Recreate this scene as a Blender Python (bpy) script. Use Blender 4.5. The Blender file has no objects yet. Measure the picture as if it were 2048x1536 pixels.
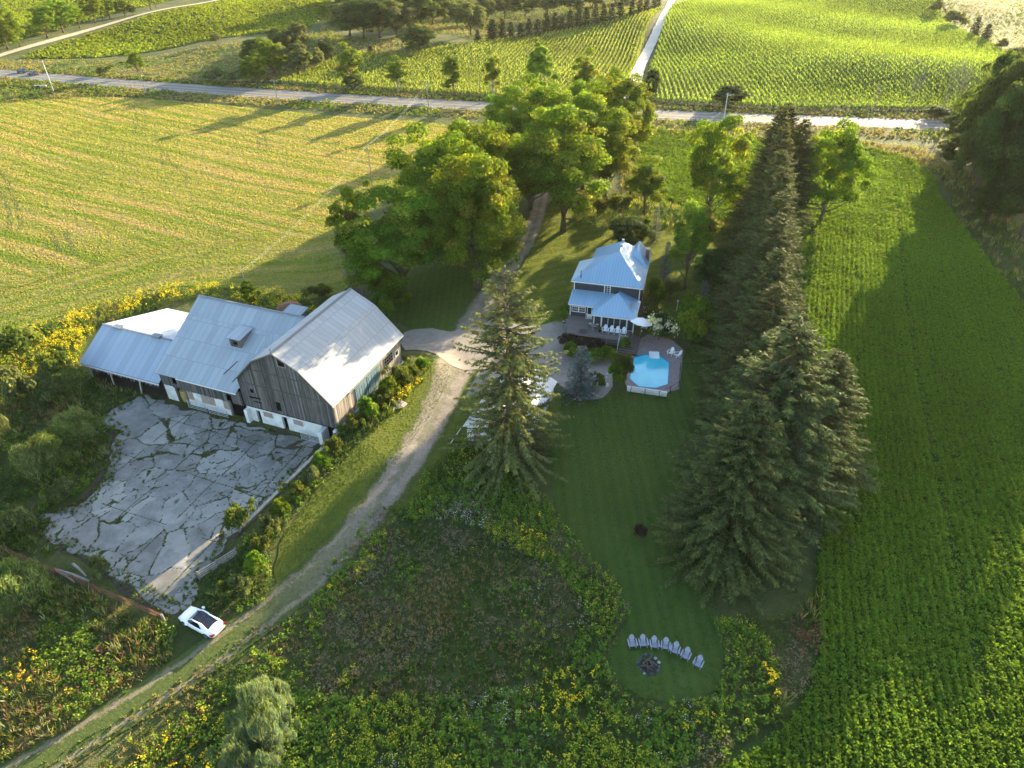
import bpy, math, random
import numpy as np
from mathutils import Vector, Matrix
from mathutils.geometry import delaunay_2d_cdt
# ------------------------------------------------------------ camera, sky, sun, exposure
S = bpy.context.scene
CAMH, FPX, PITCH, ROLL = 56.0, 1370.0, math.radians(35.6), math.radians(-0.9)
cp, sp = math.cos(PITCH), math.sin(PITCH)
FW = np.array([0, cp, -sp]); UP0 = np.array([0, sp, cp]); RT0 = np.array([1., 0, 0])
RTV = RT0*math.cos(ROLL)+UP0*math.sin(ROLL); UPV = -RT0*math.sin(ROLL)+UP0*math.cos(ROLL)
cam = bpy.data.cameras.new('camera'); camo = bpy.data.objects.new('camera', cam)
S.collection.objects.link(camo); S.camera = camo
cam.sensor_width = 36.0; cam.lens = 36.0*FPX/2048.0
cam.clip_start = 0.5; cam.clip_end = 6000
camo.matrix_world = Matrix(((RTV[0], UPV[0], -FW[0], 0), (RTV[1], UPV[1], -FW[1], 0), (RTV[2], UPV[2], -FW[2], CAMH), (0, 0, 0, 1)))
SUN_AZ, SUN_EL = math.radians(35.5), math.radians(11.4)       # azimuth from +Y towards +X
W = bpy.data.worlds.new('World'); S.world = W; W.use_nodes = True
wn = W.node_tree; bg = wn.nodes['Background']
sky = wn.nodes.new('ShaderNodeTexSky'); sky.sky_type = 'NISHITA'; sky.sun_disc = False
sky.sun_elevation = SUN_EL; sky.sun_rotation = SUN_AZ; sky.air_density = 1.0; sky.dust_density = 1.2; sky.ozone_density = 1.0
wn.links.new(sky.outputs[0], bg.inputs[0]); bg.inputs[1].default_value = 0.125
sl = bpy.data.lights.new('sun', 'SUN'); sl.energy = 5.0; sl.angle = math.radians(0.5); sl.color = (1.0, 0.81, 0.51)
so = bpy.data.objects.new('sun', sl); S.collection.objects.link(so)
sd = Vector((math.sin(SUN_AZ)*math.cos(SUN_EL), math.cos(SUN_AZ)*math.cos(SUN_EL), math.sin(SUN_EL)))
so.rotation_euler = sd.to_track_quat('Z', 'Y').to_euler(); so.location = (60, 80, 60)
S.view_settings.view_transform = 'Standard'; S.view_settings.look = 'None'
S.view_settings.exposure = 2.5; S.view_settings.gamma = 1.0
S.render.engine = 'CYCLES'
S.cycles.max_bounces = 6; S.cycles.diffuse_bounces = 3; S.cycles.glossy_bounces = 2; S.cycles.transmission_bounces = 4
S.cycles.volume_bounces = 0; S.cycles.transparent_max_bounces = 8
col = S.collection
R_ = random.Random(7)
rg = np.random.default_rng(11)

# ------------------------------------------------------------ frames, terrain
class Fr:
    def __init__(s, o, deg, z0=0.0):
        a = math.radians(deg); s.o = np.array(o, float); s.z0 = z0; s.deg = deg
        s.u = np.array([math.cos(a), math.sin(a)]); s.v = np.array([-math.sin(a), math.cos(a)])
    def P(s, a, b, z=0.0):
        p = s.o+a*s.u+b*s.v; return np.array([p[0], p[1], z+s.z0])
    def inv(s, p): d = np.array(p[:2])-s.o; return float(d@s.u), float(d@s.v)
BF = Fr((-28.2, 68.4), -22.0)                     # barn frame: s to the right, t away from the camera
HF = Fr((9.63, 97.64), -15.85, 0.8)               # house frame
def sms(x): x = np.clip(x, 0, 1); return x*x*(3-2*x)
BK = [BF.P(7.4, 16.6)[:2], BF.P(7.4, 0)[:2], np.array([-29.6, 51.6]), np.array([-32.0, 45.0])]
BKH = [2.4, 2.3, 0.5, 0.0]
def hz(x, y):
    x = np.asarray(x, float); y = np.asarray(y, float)
    best = np.full(np.broadcast(x, y).shape, 1e9); val = np.zeros_like(best)
    for i in range(3):
        a, b = BK[i], BK[i+1]; d = b-a; L2 = d@d
        tr = ((x-a[0])*d[0]+(y-a[1])*d[1])/L2; t = np.clip(tr, 0, 1)
        px, py = a[0]+t*d[0], a[1]+t*d[1]; dist = np.hypot(x-px, y-py)
        side = (x-a[0])*d[1]-(y-a[1])*d[0]            # >0: left of travel direction is negative s
        h = BKH[i]+(BKH[i+1]-BKH[i])*t
        ok = (side < 0) | ((i == 0) & (tr < 0))
        v = np.where(ok, h*(1-sms(dist/9.5)), 0.0)
        m = dist < best-1e-6; best = np.where(m, dist, best); val = np.where(m, v, val)
    yr = y-(236.0-0.277*x)+0.0                        # distance beyond the highway (roughly)
    f = sms((yr-25)/60.0)
    sw = 1.6+1.1*np.sin(x/31.0+y/75.0)+0.9*np.sin(y/27.0-x/60.0+1.0)+0.5*np.sin(x/17.0+y/23.0)
    return val+f*sw*1.25
def G(u, v, z=None):
    d = FW*FPX+RTV*(u-1024)-UPV*(v-768)
    if z is not None:
        return np.array([0, 0, CAMH])+d*((z-CAMH)/d[2])
    zz = 0.0
    for _ in range(8):
        p = np.array([0, 0, CAMH])+d*((zz-CAMH)/d[2]); zz = float(hz(p[0], p[1]))
    p[2] = zz; return p
def PJ(P):
    q = np.asarray(P, float)-np.array([0, 0, CAMH]); z = q@FW
    return 1024+FPX*(q@RTV)/z, 768-FPX*(q@UPV)/z
def hgt(g, vt):
    lo, hi = 0., 60.
    for _ in range(30):
        m = (lo+hi)/2
        if PJ(g+np.array([0, 0, m]))[1] > vt: lo = m
        else: hi = m
    return lo
def wpx(g, px):                                     # metres for a width in photo pixels at ground point g
    return px*float((np.asarray(g)-np.array([0, 0, CAMH]))@FW)/FPX
def PG(pts): return [G(*p)[:2] for p in pts]

# ------------------------------------------------------------ objects
def tag(o, label=None, cat=None, group=None, kind=None):
    if label: o['label'] = label
    if cat: o['category'] = cat
    if group: o['group'] = group
    if kind: o['kind'] = kind
    return o
def empty(name, loc, rz=0, label=None, cat=None, group=None):
    o = bpy.data.objects.new(name, None); o.empty_display_size = .3
    o.location = loc; o.rotation_euler = (0, 0, rz); col.objects.link(o)
    return tag(o, label, cat, group)
def link_mesh(name, me, mats, parent=None):
    o = bpy.data.objects.new(name, me); col.objects.link(o)
    for m in (mats if isinstance(mats, (list, tuple)) else [mats]): me.materials.append(m)
    if parent is not None: o.parent = parent
    return o
def kids(o): return [c for c in bpy.data.objects if c.parent == o]
def copy_tree(o, parent=None, cache={}):
    c = o.copy(); col.objects.link(c)
    if parent is not None: c.parent = parent
    if o.name not in cache: cache[o.name] = kids(o)
    for ch in cache[o.name]: copy_tree(ch, c)
    return c
def np_mesh(name, V, Fq, cols=None, uv=None, smooth=False):
    V = np.asarray(V, np.float32); Fq = np.asarray(Fq, np.int32); k = Fq.shape[1]; n = len(Fq)
    me = bpy.data.meshes.new(name)
    me.vertices.add(len(V)); me.vertices.foreach_set('co', V.ravel())
    me.loops.add(n*k); me.loops.foreach_set('vertex_index', Fq.ravel())
    me.polygons.add(n); me.polygons.foreach_set('loop_start', np.arange(0, n*k, k, dtype=np.int32))
    me.update(calc_edges=True)
    if cols is not None:
        a = me.attributes.new('col', 'FLOAT_VECTOR', 'FACE'); a.data.foreach_set('vector', np.asarray(cols, np.float32).ravel())
    if smooth: me.polygons.foreach_set('use_smooth', np.ones(n, bool))
    me.validate(); return me
SPLIT = {'door_post', 'cross_rail', 'upright', 'rail', 'corner_board', 'insulator', 'ridge_vent', 'post', 'porch_rail', 'side_rail', 'wall_beam', 'hand_rail', 'whitewashed_wall', 'rib', 'door_surround', 'foundation_wall', 'cover_roller', 'barge_board', 'fascia', 'torn_liner', 'gable', 'tread', 'roof_rail'}
class MB:
    def __init__(s): s.V = []; s.F = []; s.C = []; s.U = []
    def face(s, pts, c=(.5, .5, .5), uv=None):
        i = len(s.V); s.V += [tuple(map(float, p)) for p in pts]; s.F.append(tuple(range(i, i+len(pts)))); s.C.append(c); s.U.append(uv)
    def hexa(s, b, t, c=(.5, .5, .5)):                 # b,t: four bottom and four top points, same order
        i = len(s.V); s.V += [tuple(map(float, p)) for p in list(b)+list(t)]
        for f in ((3, 2, 1, 0), (4, 5, 6, 7), (0, 1, 5, 4), (1, 2, 6, 5), (2, 3, 7, 6), (3, 0, 4, 7)):
            s.F.append(tuple(i+k for k in f)); s.C.append(c); s.U.append(None)
    def fbox(s, fr, a0, a1, b0, b1, z0, z1, c=(.5, .5, .5)):
        s.hexa([fr.P(a0, b0, z0), fr.P(a1, b0, z0), fr.P(a1, b1, z0), fr.P(a0, b1, z0)],
               [fr.P(a0, b0, z1), fr.P(a1, b0, z1), fr.P(a1, b1, z1), fr.P(a0, b1, z1)], c)
    def box(s, x0, x1, y0, y1, z0, z1, c=(.5, .5, .5)):
        s.hexa([(x0, y0, z0), (x1, y0, z0), (x1, y1, z0), (x0, y1, z0)], [(x0, y0, z1), (x1, y0, z1), (x1, y1, z1), (x0, y1, z1)], c)
    def beam(s, p, q, w, h, c=(.5, .5, .5)):
        p = np.array(p, float); q = np.array(q, float); d = q-p; d /= np.linalg.norm(d)
        a = np.cross(d, [0, 0, 1.]); a = np.array([1., 0, 0]) if np.linalg.norm(a) < 1e-4 else a/np.linalg.norm(a)
        b = np.cross(a, d); a = a*w/2; b = b*h/2
        s.hexa([p-a-b, p+a-b, p+a+b, p-a+b], [q-a-b, q+a-b, q+a+b, q-a+b], c)
    def tube(s, pts, rad, n=6, c=(.5, .5, .5)):
        pts = [np.array(p, float) for p in pts]; i0 = len(s.V)
        for k, p in enumerate(pts):
            d = pts[min(k+1, len(pts)-1)]-pts[max(k-1, 0)]; d /= max(np.linalg.norm(d), 1e-9)
            a = np.cross(d, [0.13, 0.21, 1.] if abs(d[2]) < .95 else [1., 0, 0]); a /= np.linalg.norm(a); b = np.cross(d, a)
            for j in range(n):
                t = 2*math.pi*j/n; s.V.append(tuple(p+rad[k]*(a*math.cos(t)+b*math.sin(t))))
        for k in range(len(pts)-1):
            for j in range(n):
                s.F.append((i0+k*n+j, i0+k*n+(j+1) % n, i0+(k+1)*n+(j+1) % n, i0+(k+1)*n+j)); s.C.append(c); s.U.append(None)
        s.F.append(tuple(i0+j for j in range(n))[::-1]); s.C.append(c); s.U.append(None)
        s.F.append(tuple(i0+(len(pts)-1)*n+j for j in range(n))); s.C.append(c); s.U.append(None)
    def slab(s, p, th=.07, c=(.5, .5, .5), uv=True):    # p: 4 (or 3) points of the top; uv in metres along p0->p1 and up
        P = [np.array(q, float) for q in p]; n = np.cross(P[1]-P[0], P[2]-P[0]); n /= np.linalg.norm(n)
        if n[2] < 0: n = -n
        e = P[1]-P[0]; e /= np.linalg.norm(e); g = np.cross(n, e)
        U = [(float(q@e), float((q-P[0])@g)) for q in P]
        s.face(P, c, U); Q = [q-n*th for q in P]; s.face(Q[::-1], c, U[::-1])
        for k in range(len(P)):
            k2 = (k+1) % len(P); s.face([P[k], Q[k], Q[k2], P[k2]], c, [U[k], U[k], U[k2], U[k2]])
    def build(s, name, mat, parent=None, local=False, smooth=False, bevel=0):
        if name in SPLIT and len(s.F) > 6:
            par = list(range(len(s.V)))
            def fd(a):
                while par[a] != a: par[a] = par[par[a]]; a = par[a]
                return a
            for f in s.F:
                for q in f[1:]: par[fd(q)] = fd(f[0])
            gr = {}
            for i, f in enumerate(s.F): gr.setdefault(fd(f[0]), []).append(i)
            if len(gr) > 1:
                for ids in gr.values():
                    m2 = MB(); use = sorted({q for i in ids for q in s.F[i]}); mp = {q: j for j, q in enumerate(use)}
                    m2.V = [s.V[q] for q in use]; m2.F = [tuple(mp[q] for q in s.F[i]) for i in ids]; m2.C = [s.C[i] for i in ids]; m2.U = [s.U[i] for i in ids]
                    o = m2.build(name, mat, parent, local, smooth, bevel)
                return o
        me = bpy.data.meshes.new(name)
        V = np.array(s.V, float)
        if parent is not None and not local:
            a = parent
            while a is not None: V = V-np.array(a.matrix_basis.translation); a = a.parent
        me.from_pydata([tuple(v) for v in V], [], s.F); me.update()
        a = me.attributes.new('col', 'FLOAT_VECTOR', 'FACE'); a.data.foreach_set('vector', np.array(s.C, np.float32).ravel())
        if any(u is not None for u in s.U):
            L = me.uv_layers.new(name='UVMap'); k = 0; flat = []
            for f, u in zip(s.F, s.U):
                for j in range(len(f)): flat += list(u[j]) if u is not None else [0, 0]
            L.data.foreach_set('uv', flat)
        if smooth: me.polygons.foreach_set('use_smooth', [True]*len(me.polygons))
        o = link_mesh(name, me, mat, parent)
        if bevel:
            b = o.modifiers.new('bevel', 'BEVEL'); b.width = bevel; b.segments = 2; b.limit_method = 'ANGLE'
        return o

# ------------------------------------------------------------ materials
def newmat(name):
    m = bpy.data.materials.new(name); m.use_nodes = True; nt = m.node_tree
    return m, nt, nt.nodes['Principled BSDF'], nt.nodes['Material Output']
def nn(nt, t, **k):
    n = nt.nodes.new(t)
    for a, b in k.items():
        if a.startswith('i_'): n.inputs[a[2:].replace('_', ' ')].default_value = b
        else: setattr(n, a, b)
    return n
def lk(nt, a, b): nt.links.new(a, b)
def coords(nt, kind='Object', scale=(1, 1, 1), rot=0):
    t = nn(nt, 'ShaderNodeTexCoord'); mp = nn(nt, 'ShaderNodeMapping'); mp.inputs['Scale'].default_value = scale
    mp.inputs['Rotation'].default_value = (0, 0, rot); lk(nt, t.outputs[kind], mp.inputs['Vector']); return mp.outputs[0]
def noise(nt, vec, scale, detail=4, rough=.55, dist=0):
    n = nn(nt, 'ShaderNodeTexNoise'); n.inputs['Scale'].default_value = scale; n.inputs['Detail'].default_value = detail
    n.inputs['Roughness'].default_value = rough; n.inputs['Distortion'].default_value = dist; lk(nt, vec, n.inputs['Vector']); return n.outputs[0]
def ramp(nt, fac, stops):
    r = nn(nt, 'ShaderNodeValToRGB'); e = r.color_ramp.elements
    while len(e) < len(stops): e.new(.5)
    for k, (p, c) in enumerate(stops):
        e[k].position = p; e[k].color = (c, c, c, 1) if isinstance(c, (int, float)) else tuple(c)+(1,)
    lk(nt, fac, r.inputs[0]); return r.outputs[0]
def mix(nt, fac, a, b, mode='MIX'):
    m = nn(nt, 'ShaderNodeMix', data_type='RGBA', blend_type=mode)
    for s, x in ((m.inputs[0], fac), (m.inputs[6], a), (m.inputs[7], b)):
        if isinstance(x, (int, float)): s.default_value = x
        elif isinstance(x, tuple): s.default_value = x+(1,) if len(x) == 3 else x
        else: lk(nt, x, s)
    return m.outputs[2]
def mth(nt, op, a, b=None, clamp=False):
    m = nn(nt, 'ShaderNodeMath', operation=op, use_clamp=clamp)
    for s, x in ((m.inputs[0], a), (m.inputs[1], b)):
        if x is None: continue
        if isinstance(x, (int, float)): s.default_value = x
        else: lk(nt, x, s)
    return m.outputs[0]
def bump(nt, h, strength, dist, bs):
    b = nn(nt, 'ShaderNodeBump'); b.inputs['Strength'].default_value = strength; b.inputs['Distance'].default_value = dist
    lk(nt, h, b.inputs['Height']); lk(nt, b.outputs[0], bs.inputs['Normal'])
def pm(name, c, rough=.7, metal=0, spec=.3, var=.25, scale=3, bmp=0, vec='Object'):
    """plain paint / plastic / wood with soft blotches of dirt"""
    m, nt, bs, out = newmat(name)
    v = coords(nt, vec); n = noise(nt, v, scale, 5)
    d = tuple(x*(1-var) for x in c); l = tuple(min(1, x*(1+var*.5)) for x in c)
    lk(nt, ramp(nt, n, [(.3, d), (.7, l)]), bs.inputs['Base Color'])
    bs.inputs['Roughness'].default_value = rough; bs.inputs['Metallic'].default_value = metal
    bs.inputs['Specular IOR Level'].default_value = spec
    if bmp: bump(nt, noise(nt, v, scale*6, 3), .5, bmp, bs)
    return m
def leafmat(name, trans=.4, tcol=1.5, rnd=.25, rough=.75, spec=.04):
    m, nt, bs, out = newmat(name)
    a = nn(nt, 'ShaderNodeAttribute', attribute_name='col'); oi = nn(nt, 'ShaderNodeObjectInfo')
    hs = nn(nt, 'ShaderNodeHueSaturation')
    hs.inputs['Hue'].default_value = .5
    lk(nt, mth(nt, 'ADD', mth(nt, 'MULTIPLY', oi.outputs['Random'], rnd), 1-rnd/2), hs.inputs['Value'])
    lk(nt, mth(nt, 'ADD', mth(nt, 'MULTIPLY', oi.outputs['Random'], .03), .485), hs.inputs['Hue'])
    lk(nt, a.outputs['Vector'], hs.inputs['Color'])
    lk(nt, hs.outputs[0], bs.inputs['Base Color']); bs.inputs['Roughness'].default_value = rough; bs.inputs['Specular IOR Level'].default_value = spec
    tr = nn(nt, 'ShaderNodeBsdfTranslucent')
    t2 = mix(nt, 1.0, hs.outputs[0], (tcol*1.12, tcol, tcol*.34), 'MULTIPLY'); lk(nt, t2, tr.inputs[0])
    ms = nn(nt, 'ShaderNodeMixShader'); ms.inputs[0].default_value = trans
    lk(nt, bs.outputs[0], ms.inputs[1]); lk(nt, tr.outputs[0], ms.inputs[2]); lk(nt, ms.outputs[0], out.inputs[0])
    return m
def colmat(name, rough=.85, nscale=(3, 3, 3), amt=.3, spec=.2, bmp=.01):
    """colour comes from the faces themselves (boards, slabs), broken up by grain"""
    m, nt, bs, out = newmat(name)
    a = nn(nt, 'ShaderNodeAttribute', attribute_name='col'); n = noise(nt, coords(nt, 'Object', nscale), 1, 6, .65)
    k = ramp(nt, n, [(.25, 1-amt), (.75, 1+amt*.6)])
    lk(nt, mix(nt, 1.0, a.outputs['Vector'], k, 'MULTIPLY'), bs.inputs['Base Color'])
    bs.inputs['Roughness'].default_value = rough; bs.inputs['Specular IOR Level'].default_value = spec
    if bmp: bump(nt, n, .6, bmp, bs)
    return m
def groundmat(name, stops, s1=.08, s2=1.2, s3=6, bmp=.12, rough=.95, stripes=None):
    m, nt, bs, out = newmat(name); v = coords(nt)
    a = noise(nt, v, s1, 5, .6); b = noise(nt, v, s2, 5, .7); c = noise(nt, v, s3, 3, .7)
    f = mth(nt, 'ADD', mth(nt, 'MULTIPLY', a, .5), mth(nt, 'ADD', mth(nt, 'MULTIPLY', b, .3), mth(nt, 'MULTIPLY', c, .2)))
    if stripes:
        rot, per, amt = stripes
        w = nn(nt, 'ShaderNodeTexWave', wave_type='BANDS', bands_direction='X', wave_profile='SIN')
        w.inputs['Scale'].default_value = 0.314/per*1.0; w.inputs['Distortion'].default_value = .8; w.inputs['Detail'].default_value = 2; w.inputs['Detail Scale'].default_value = .3
        lk(nt, coords(nt, 'Object', (1, 1, 1), rot), w.inputs['Vector'])
        f = mth(nt, 'ADD', f, mth(nt, 'MULTIPLY', mth(nt, 'SUBTRACT', w.outputs[1], .5), amt))
    lk(nt, ramp(nt, f, stops), bs.inputs['Base Color'])
    bs.inputs['Roughness'].default_value = rough; bs.inputs['Specular IOR Level'].default_value = .1
    if bmp: bump(nt, mth(nt, 'ADD', mth(nt, 'MULTIPLY', b, .5), c), 1, bmp, bs)
    return m

M = {}
M['leaf'] = leafmat('leaf', .45, 1.8)
M['weed'] = leafmat('weed', .38, 1.6, 0)
M['needle'] = leafmat('needle', .3, 1.4, .2)
M['bark'] = pm('bark', (.13, .105, .08), .95, 0, .1, .5, 6, .03)
M['bark_pale'] = pm('bark_pale', (.26, .23, .19), .95, 0, .1, .4, 6, .03)
M['ground'] = groundmat('rough_grass', [(.33, (.035, .05, .018)), (.48, (.065, .085, .025)), (.6, (.12, .12, .045)), (.75, (.17, .15, .07))], .06, .9, 5, .25)
M['lawn'] = groundmat('mown_lawn', [(.3, (.035, .062, .014)), (.5, (.06, .095, .02)), (.72, (.10, .125, .03))], .07, .7, 9, .04, stripes=(0, 1.15, .10))
M['lawn2'] = groundmat('mown_lawn_by_house', [(.3, (.05, .078, .014)), (.5, (.085, .115, .02)), (.72, (.14, .15, .035))], .07, .7, 9, .05, stripes=(math.radians(90+22), .85, .16))
M['lawn3'] = groundmat('mown_verge', [(.3, (.05, .08, .015)), (.5, (.09, .115, .022)), (.72, (.15, .15, .04))], .09, .7, 9, .08)
M['soil_green'] = groundmat('crop_floor', [(.3, (.035, .06, .015)), (.7, (.06, .095, .022))], .1, 1, 6, .1)
M['corn_floor'] = groundmat('corn_floor', [(.3, (.035, .045, .015)), (.7, (.07, .08, .025))], .1, 1, 6, .1)
M['meadow'] = groundmat('dry_meadow', [(.33, (.06, .085, .022)), (.5, (.11, .125, .035)), (.7, (.17, .165, .06))], .035, .5, 3, .35)
M['drymeadow'] = groundmat('dry_herb_floor', [(.33, (.05, .065, .025)), (.5, (.085, .09, .042)), (.7, (.15, .135, .08))], .09, .8, 6, .2)
M['dirt'] = groundmat('bare_dirt', [(.3, (.04, .032, .024)), (.7, (.10, .08, .06))], .2, 1.5, 8, .08)
M['gravel'] = groundmat('pale_gravel', [(.3, (.16, .14, .12)), (.5, (.27, .235, .20)), (.72, (.36, .32, .28))], .15, 1.2, 14, .05)
M['white_gravel'] = groundmat('white_lane_gravel', [(.3, (.34, .32, .28)), (.7, (.58, .55, .48))], .1, 1.2, 8, .04)
M['asphalt'] = groundmat('asphalt', [(.3, (.10, .10, .105)), (.7, (.19, .185, .18))], .05, .8, 9, .02, .75)
# ------------------------------------------------------------ special surface materials
def stubble_mat():
    m, nt, bs, out = newmat('stubble_windrows'); a = nn(nt, 'ShaderNodeAttribute', attribute_name='sc'); v = coords(nt)
    w = mth(nt, 'ADD', a.outputs['Fac'], mth(nt, 'MULTIPLY', noise(nt, v, .05, 3), 3.0))
    def n1(scale, detail=2, sl=.045):
        cx = nn(nt, 'ShaderNodeCombineXYZ'); lk(nt, mth(nt, 'MULTIPLY', w, scale), cx.inputs[0])
        sx = nn(nt, 'ShaderNodeSeparateXYZ'); lk(nt, v, sx.inputs[0]); lk(nt, mth(nt, 'MULTIPLY', sx.outputs[0], sl), cx.inputs[1])
        return noise(nt, cx.outputs[0], 1.0, detail, .6)
    wide, fine, blot, grain = n1(.26, 3, .02), n1(1.5, 3, .05), noise(nt, v, .035, 4, .6), noise(nt, v, 4, 4, .7)
    f = mth(nt, 'ADD', mth(nt, 'ADD', mth(nt, 'MULTIPLY', wide, .42), mth(nt, 'MULTIPLY', fine, .22)), mth(nt, 'ADD', mth(nt, 'MULTIPLY', blot, .2), mth(nt, 'MULTIPLY', grain, .16)))
    lk(nt, ramp(nt, f, [(.40, (.06, .12, .016)), (.465, (.12, .17, .03)), (.505, (.19, .19, .055)), (.545, (.27, .20, .09)), (.6, (.36, .27, .14))]), bs.inputs['Base Color'])
    bs.inputs['Roughness'].default_value = .95; bs.inputs['Specular IOR Level'].default_value = .1
    bump(nt, mth(nt, 'ADD', mth(nt, 'MULTIPLY', fine, 1.0), mth(nt, 'MULTIPLY', grain, .5)), .9, .32, bs); return m
M['stubble'] = stubble_mat()
def edge_mat(name, core, edge, bmp=.05, sc=1.4, rough=.95, ruts=None, turn=None, core2=None):
    """surface whose UV x runs -1..1 across: frays into the grass at its rims; optional grassy middle"""
    m, nt, bs, out = newmat(name); v = coords(nt); uv = nn(nt, 'ShaderNodeUVMap', uv_map='UVMap'); sx = nn(nt, 'ShaderNodeSeparateXYZ'); lk(nt, uv.outputs[0], sx.inputs[0])
    x = mth(nt, 'ABSOLUTE', sx.outputs[0]); a = noise(nt, v, .35, 5, .7); b = noise(nt, v, 3, 5, .7); g = noise(nt, v, 11, 3, .7)
    cc = ramp(nt, mth(nt, 'ADD', mth(nt, 'MULTIPLY', a, .4), mth(nt, 'ADD', mth(nt, 'MULTIPLY', b, .3), mth(nt, 'MULTIPLY', g, .3))), core)
    ee = ramp(nt, b, edge); nz = mth(nt, 'ADD', mth(nt, 'MULTIPLY', a, .95), mth(nt, 'MULTIPLY', b, .75))
    f = ramp(nt, mth(nt, 'ADD', x, mth(nt, 'SUBTRACT', nz, .85)), [(.66, 0.), (.80, 1.)])
    if turn:                                          # beyond this many metres the gravel thins into two earth ruts
        y = ramp(nt, mth(nt, 'DIVIDE', mth(nt, 'SUBTRACT', mth(nt, 'ADD', sx.outputs[1], mth(nt, 'MULTIPLY', a, 24)), turn), 22), [(0., 0.), (1., 1.)])
        cc = mix(nt, y, cc, ramp(nt, mth(nt, 'ADD', mth(nt, 'MULTIPLY', b, .6), mth(nt, 'MULTIPLY', g, .4)), core2))
        w2 = ramp(nt, mth(nt, 'ADD', x, mth(nt, 'MULTIPLY', mth(nt, 'SUBTRACT', nz, .85), .9)), [(.40, 1.), (.56, 0.)]); f = mth(nt, 'MAXIMUM', f, mth(nt, 'MULTIPLY', w2, y))
    if ruts:                                          # grassy centre strip
        f2 = ramp(nt, mth(nt, 'ADD', x, mth(nt, 'MULTIPLY', mth(nt, 'SUBTRACT', nz, .85), .8)), [(ruts[0], ruts[1]), (ruts[0]+.14, 0.)])
        f = mth(nt, 'MAXIMUM', f, f2)
    lk(nt, mix(nt, f, cc, ee), bs.inputs['Base Color']); bs.inputs['Roughness'].default_value = rough; bs.inputs['Specular IOR Level'].default_value = .15
    bump(nt, mth(nt, 'ADD', b, g), 1, bmp, bs); return m
GRS = [(.35, (.045, .07, .018)), (.65, (.09, .11, .03))]
M['drive'] = edge_mat('gravel_drive', [(.36, (.11, .09, .07)), (.5, (.22, .19, .155)), (.64, (.33, .29, .245))], GRS, ruts=(.10, .35))
M['twotrack'] = edge_mat('two_track', [(.33, (.12, .105, .065)), (.5, (.19, .16, .105)), (.68, (.27, .225, .15))], GRS, ruts=(.42, 1.0))
M['track'] = edge_mat('farm_track', [(.33, (.34, .28, .20)), (.68, (.5, .43, .33))], [(.35, (.13, .14, .05)), (.65, (.22, .19, .08))])

def tin_mat(name, base, rough, metal, rust, sheet=(.9, 3.2), var=.14):
    m, nt, bs, out = newmat(name); uv = nn(nt, 'ShaderNodeUVMap', uv_map='UVMap').outputs[0]
    br = nn(nt, 'ShaderNodeTexBrick'); br.offset = .37; br.inputs['Scale'].default_value = 1; br.inputs['Brick Width'].default_value = sheet[0]; br.inputs['Row Height'].default_value = sheet[1]
    br.inputs['Mortar Size'].default_value = .018; br.inputs['Color1'].default_value = (1-var, 1-var, 1-var, 1); br.inputs['Color2'].default_value = (1+var*.4,)*3+(1,); br.inputs['Mortar'].default_value = (.38, .38, .40, 1); br.inputs['Mortar Smooth'].default_value = .2
    lk(nt, uv, br.inputs['Vector']); mp = nn(nt, 'ShaderNodeMapping'); mp.inputs['Scale'].default_value = (1.2, .22, 1); lk(nt, uv, mp.inputs[0])
    st = noise(nt, mp.outputs[0], 1.6, 6, .7); bl = noise(nt, uv, .16, 4, .6)
    c = mix(nt, 1.0, base, br.outputs[0], 'MULTIPLY'); c = mix(nt, ramp(nt, bl, [(.35, 0.), (.7, .35)]), c, tuple(x*.75 for x in base))
    c = mix(nt, ramp(nt, mth(nt, 'ADD', mth(nt, 'MULTIPLY', st, .7), mth(nt, 'MULTIPLY', bl, .3)), [(.57, 0.), (.70, rust)]), c, (.20, .12, .085))
    lk(nt, c, bs.inputs['Base Color']); bs.inputs['Roughness'].default_value = rough; bs.inputs['Metallic'].default_value = metal; bs.inputs['Specular IOR Level'].default_value = .5
    w = nn(nt, 'ShaderNodeTexWave', wave_type='BANDS', bands_direction='X'); w.inputs['Scale'].default_value = .314/.22; lk(nt, uv, w.inputs['Vector'])
    bump(nt, mth(nt, 'ADD', mth(nt, 'MULTIPLY', w.outputs[1], .5), mth(nt, 'MULTIPLY', br.outputs[1], -.6)), .6, .03, bs); return m
M['tin_old'] = tin_mat('weathered_tin', (.33, .345, .36), .72, .1, 1.1, (.8, 2.6), .10)
M['tin_mid'] = tin_mat('galvanised_sheet', (.33, .37, .41), .65, .15, .6, (.9, 2.9), .14)
M['tin_shed'] = tin_mat('shed_sheet', (.33, .39, .47), .6, .15, .1, (1.0, 9))
M['tin_house'] = tin_mat('house_metal_roof', (.27, .43, .58), .5, .22, 0., (.45, 30), .06)  # blue sky reflection on pale metal, put into the base colour
M['tin_garage'] = tin_mat('garage_sheet', (.5, .54, .58), .5, .3, .1)
M['plank'] = colmat('weathered_planks', .9, (6, 6, .7), .5)
M['boards'] = colmat('deck_boards', .8, (2, 8, 2), .3)
M['stone'] = colmat('stone', .9, (2, 2, 2), .35, .2, .03)
M['white'] = pm('white_paint', (.72, .72, .70), .5, 0, .3, .12, 1.5)
M['whitewash'] = pm('whitewashed_block', (.70, .70, .68), .8, 0, .2, .3, .9, .02)
M['navy'] = pm('dark_siding', (.042, .045, .055), .6, 0, .3, .2, 1.2)
M['glass'] = pm('window_glass', (.025, .032, .042), .08, 0, .6, .3, .8)
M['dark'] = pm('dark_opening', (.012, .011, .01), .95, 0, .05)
M['ash'] = pm('ash', (.05, .048, .046), .95, 0, .05, .6, 5, .03)
M['teal'] = pm('teal_door', (.13, .21, .235), .6, 0, .3, .25, 1.0)
M['tan'] = pm('weathered_plywood', (.33, .26, .22), .85, 0, .2, .25, 1.5)
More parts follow.
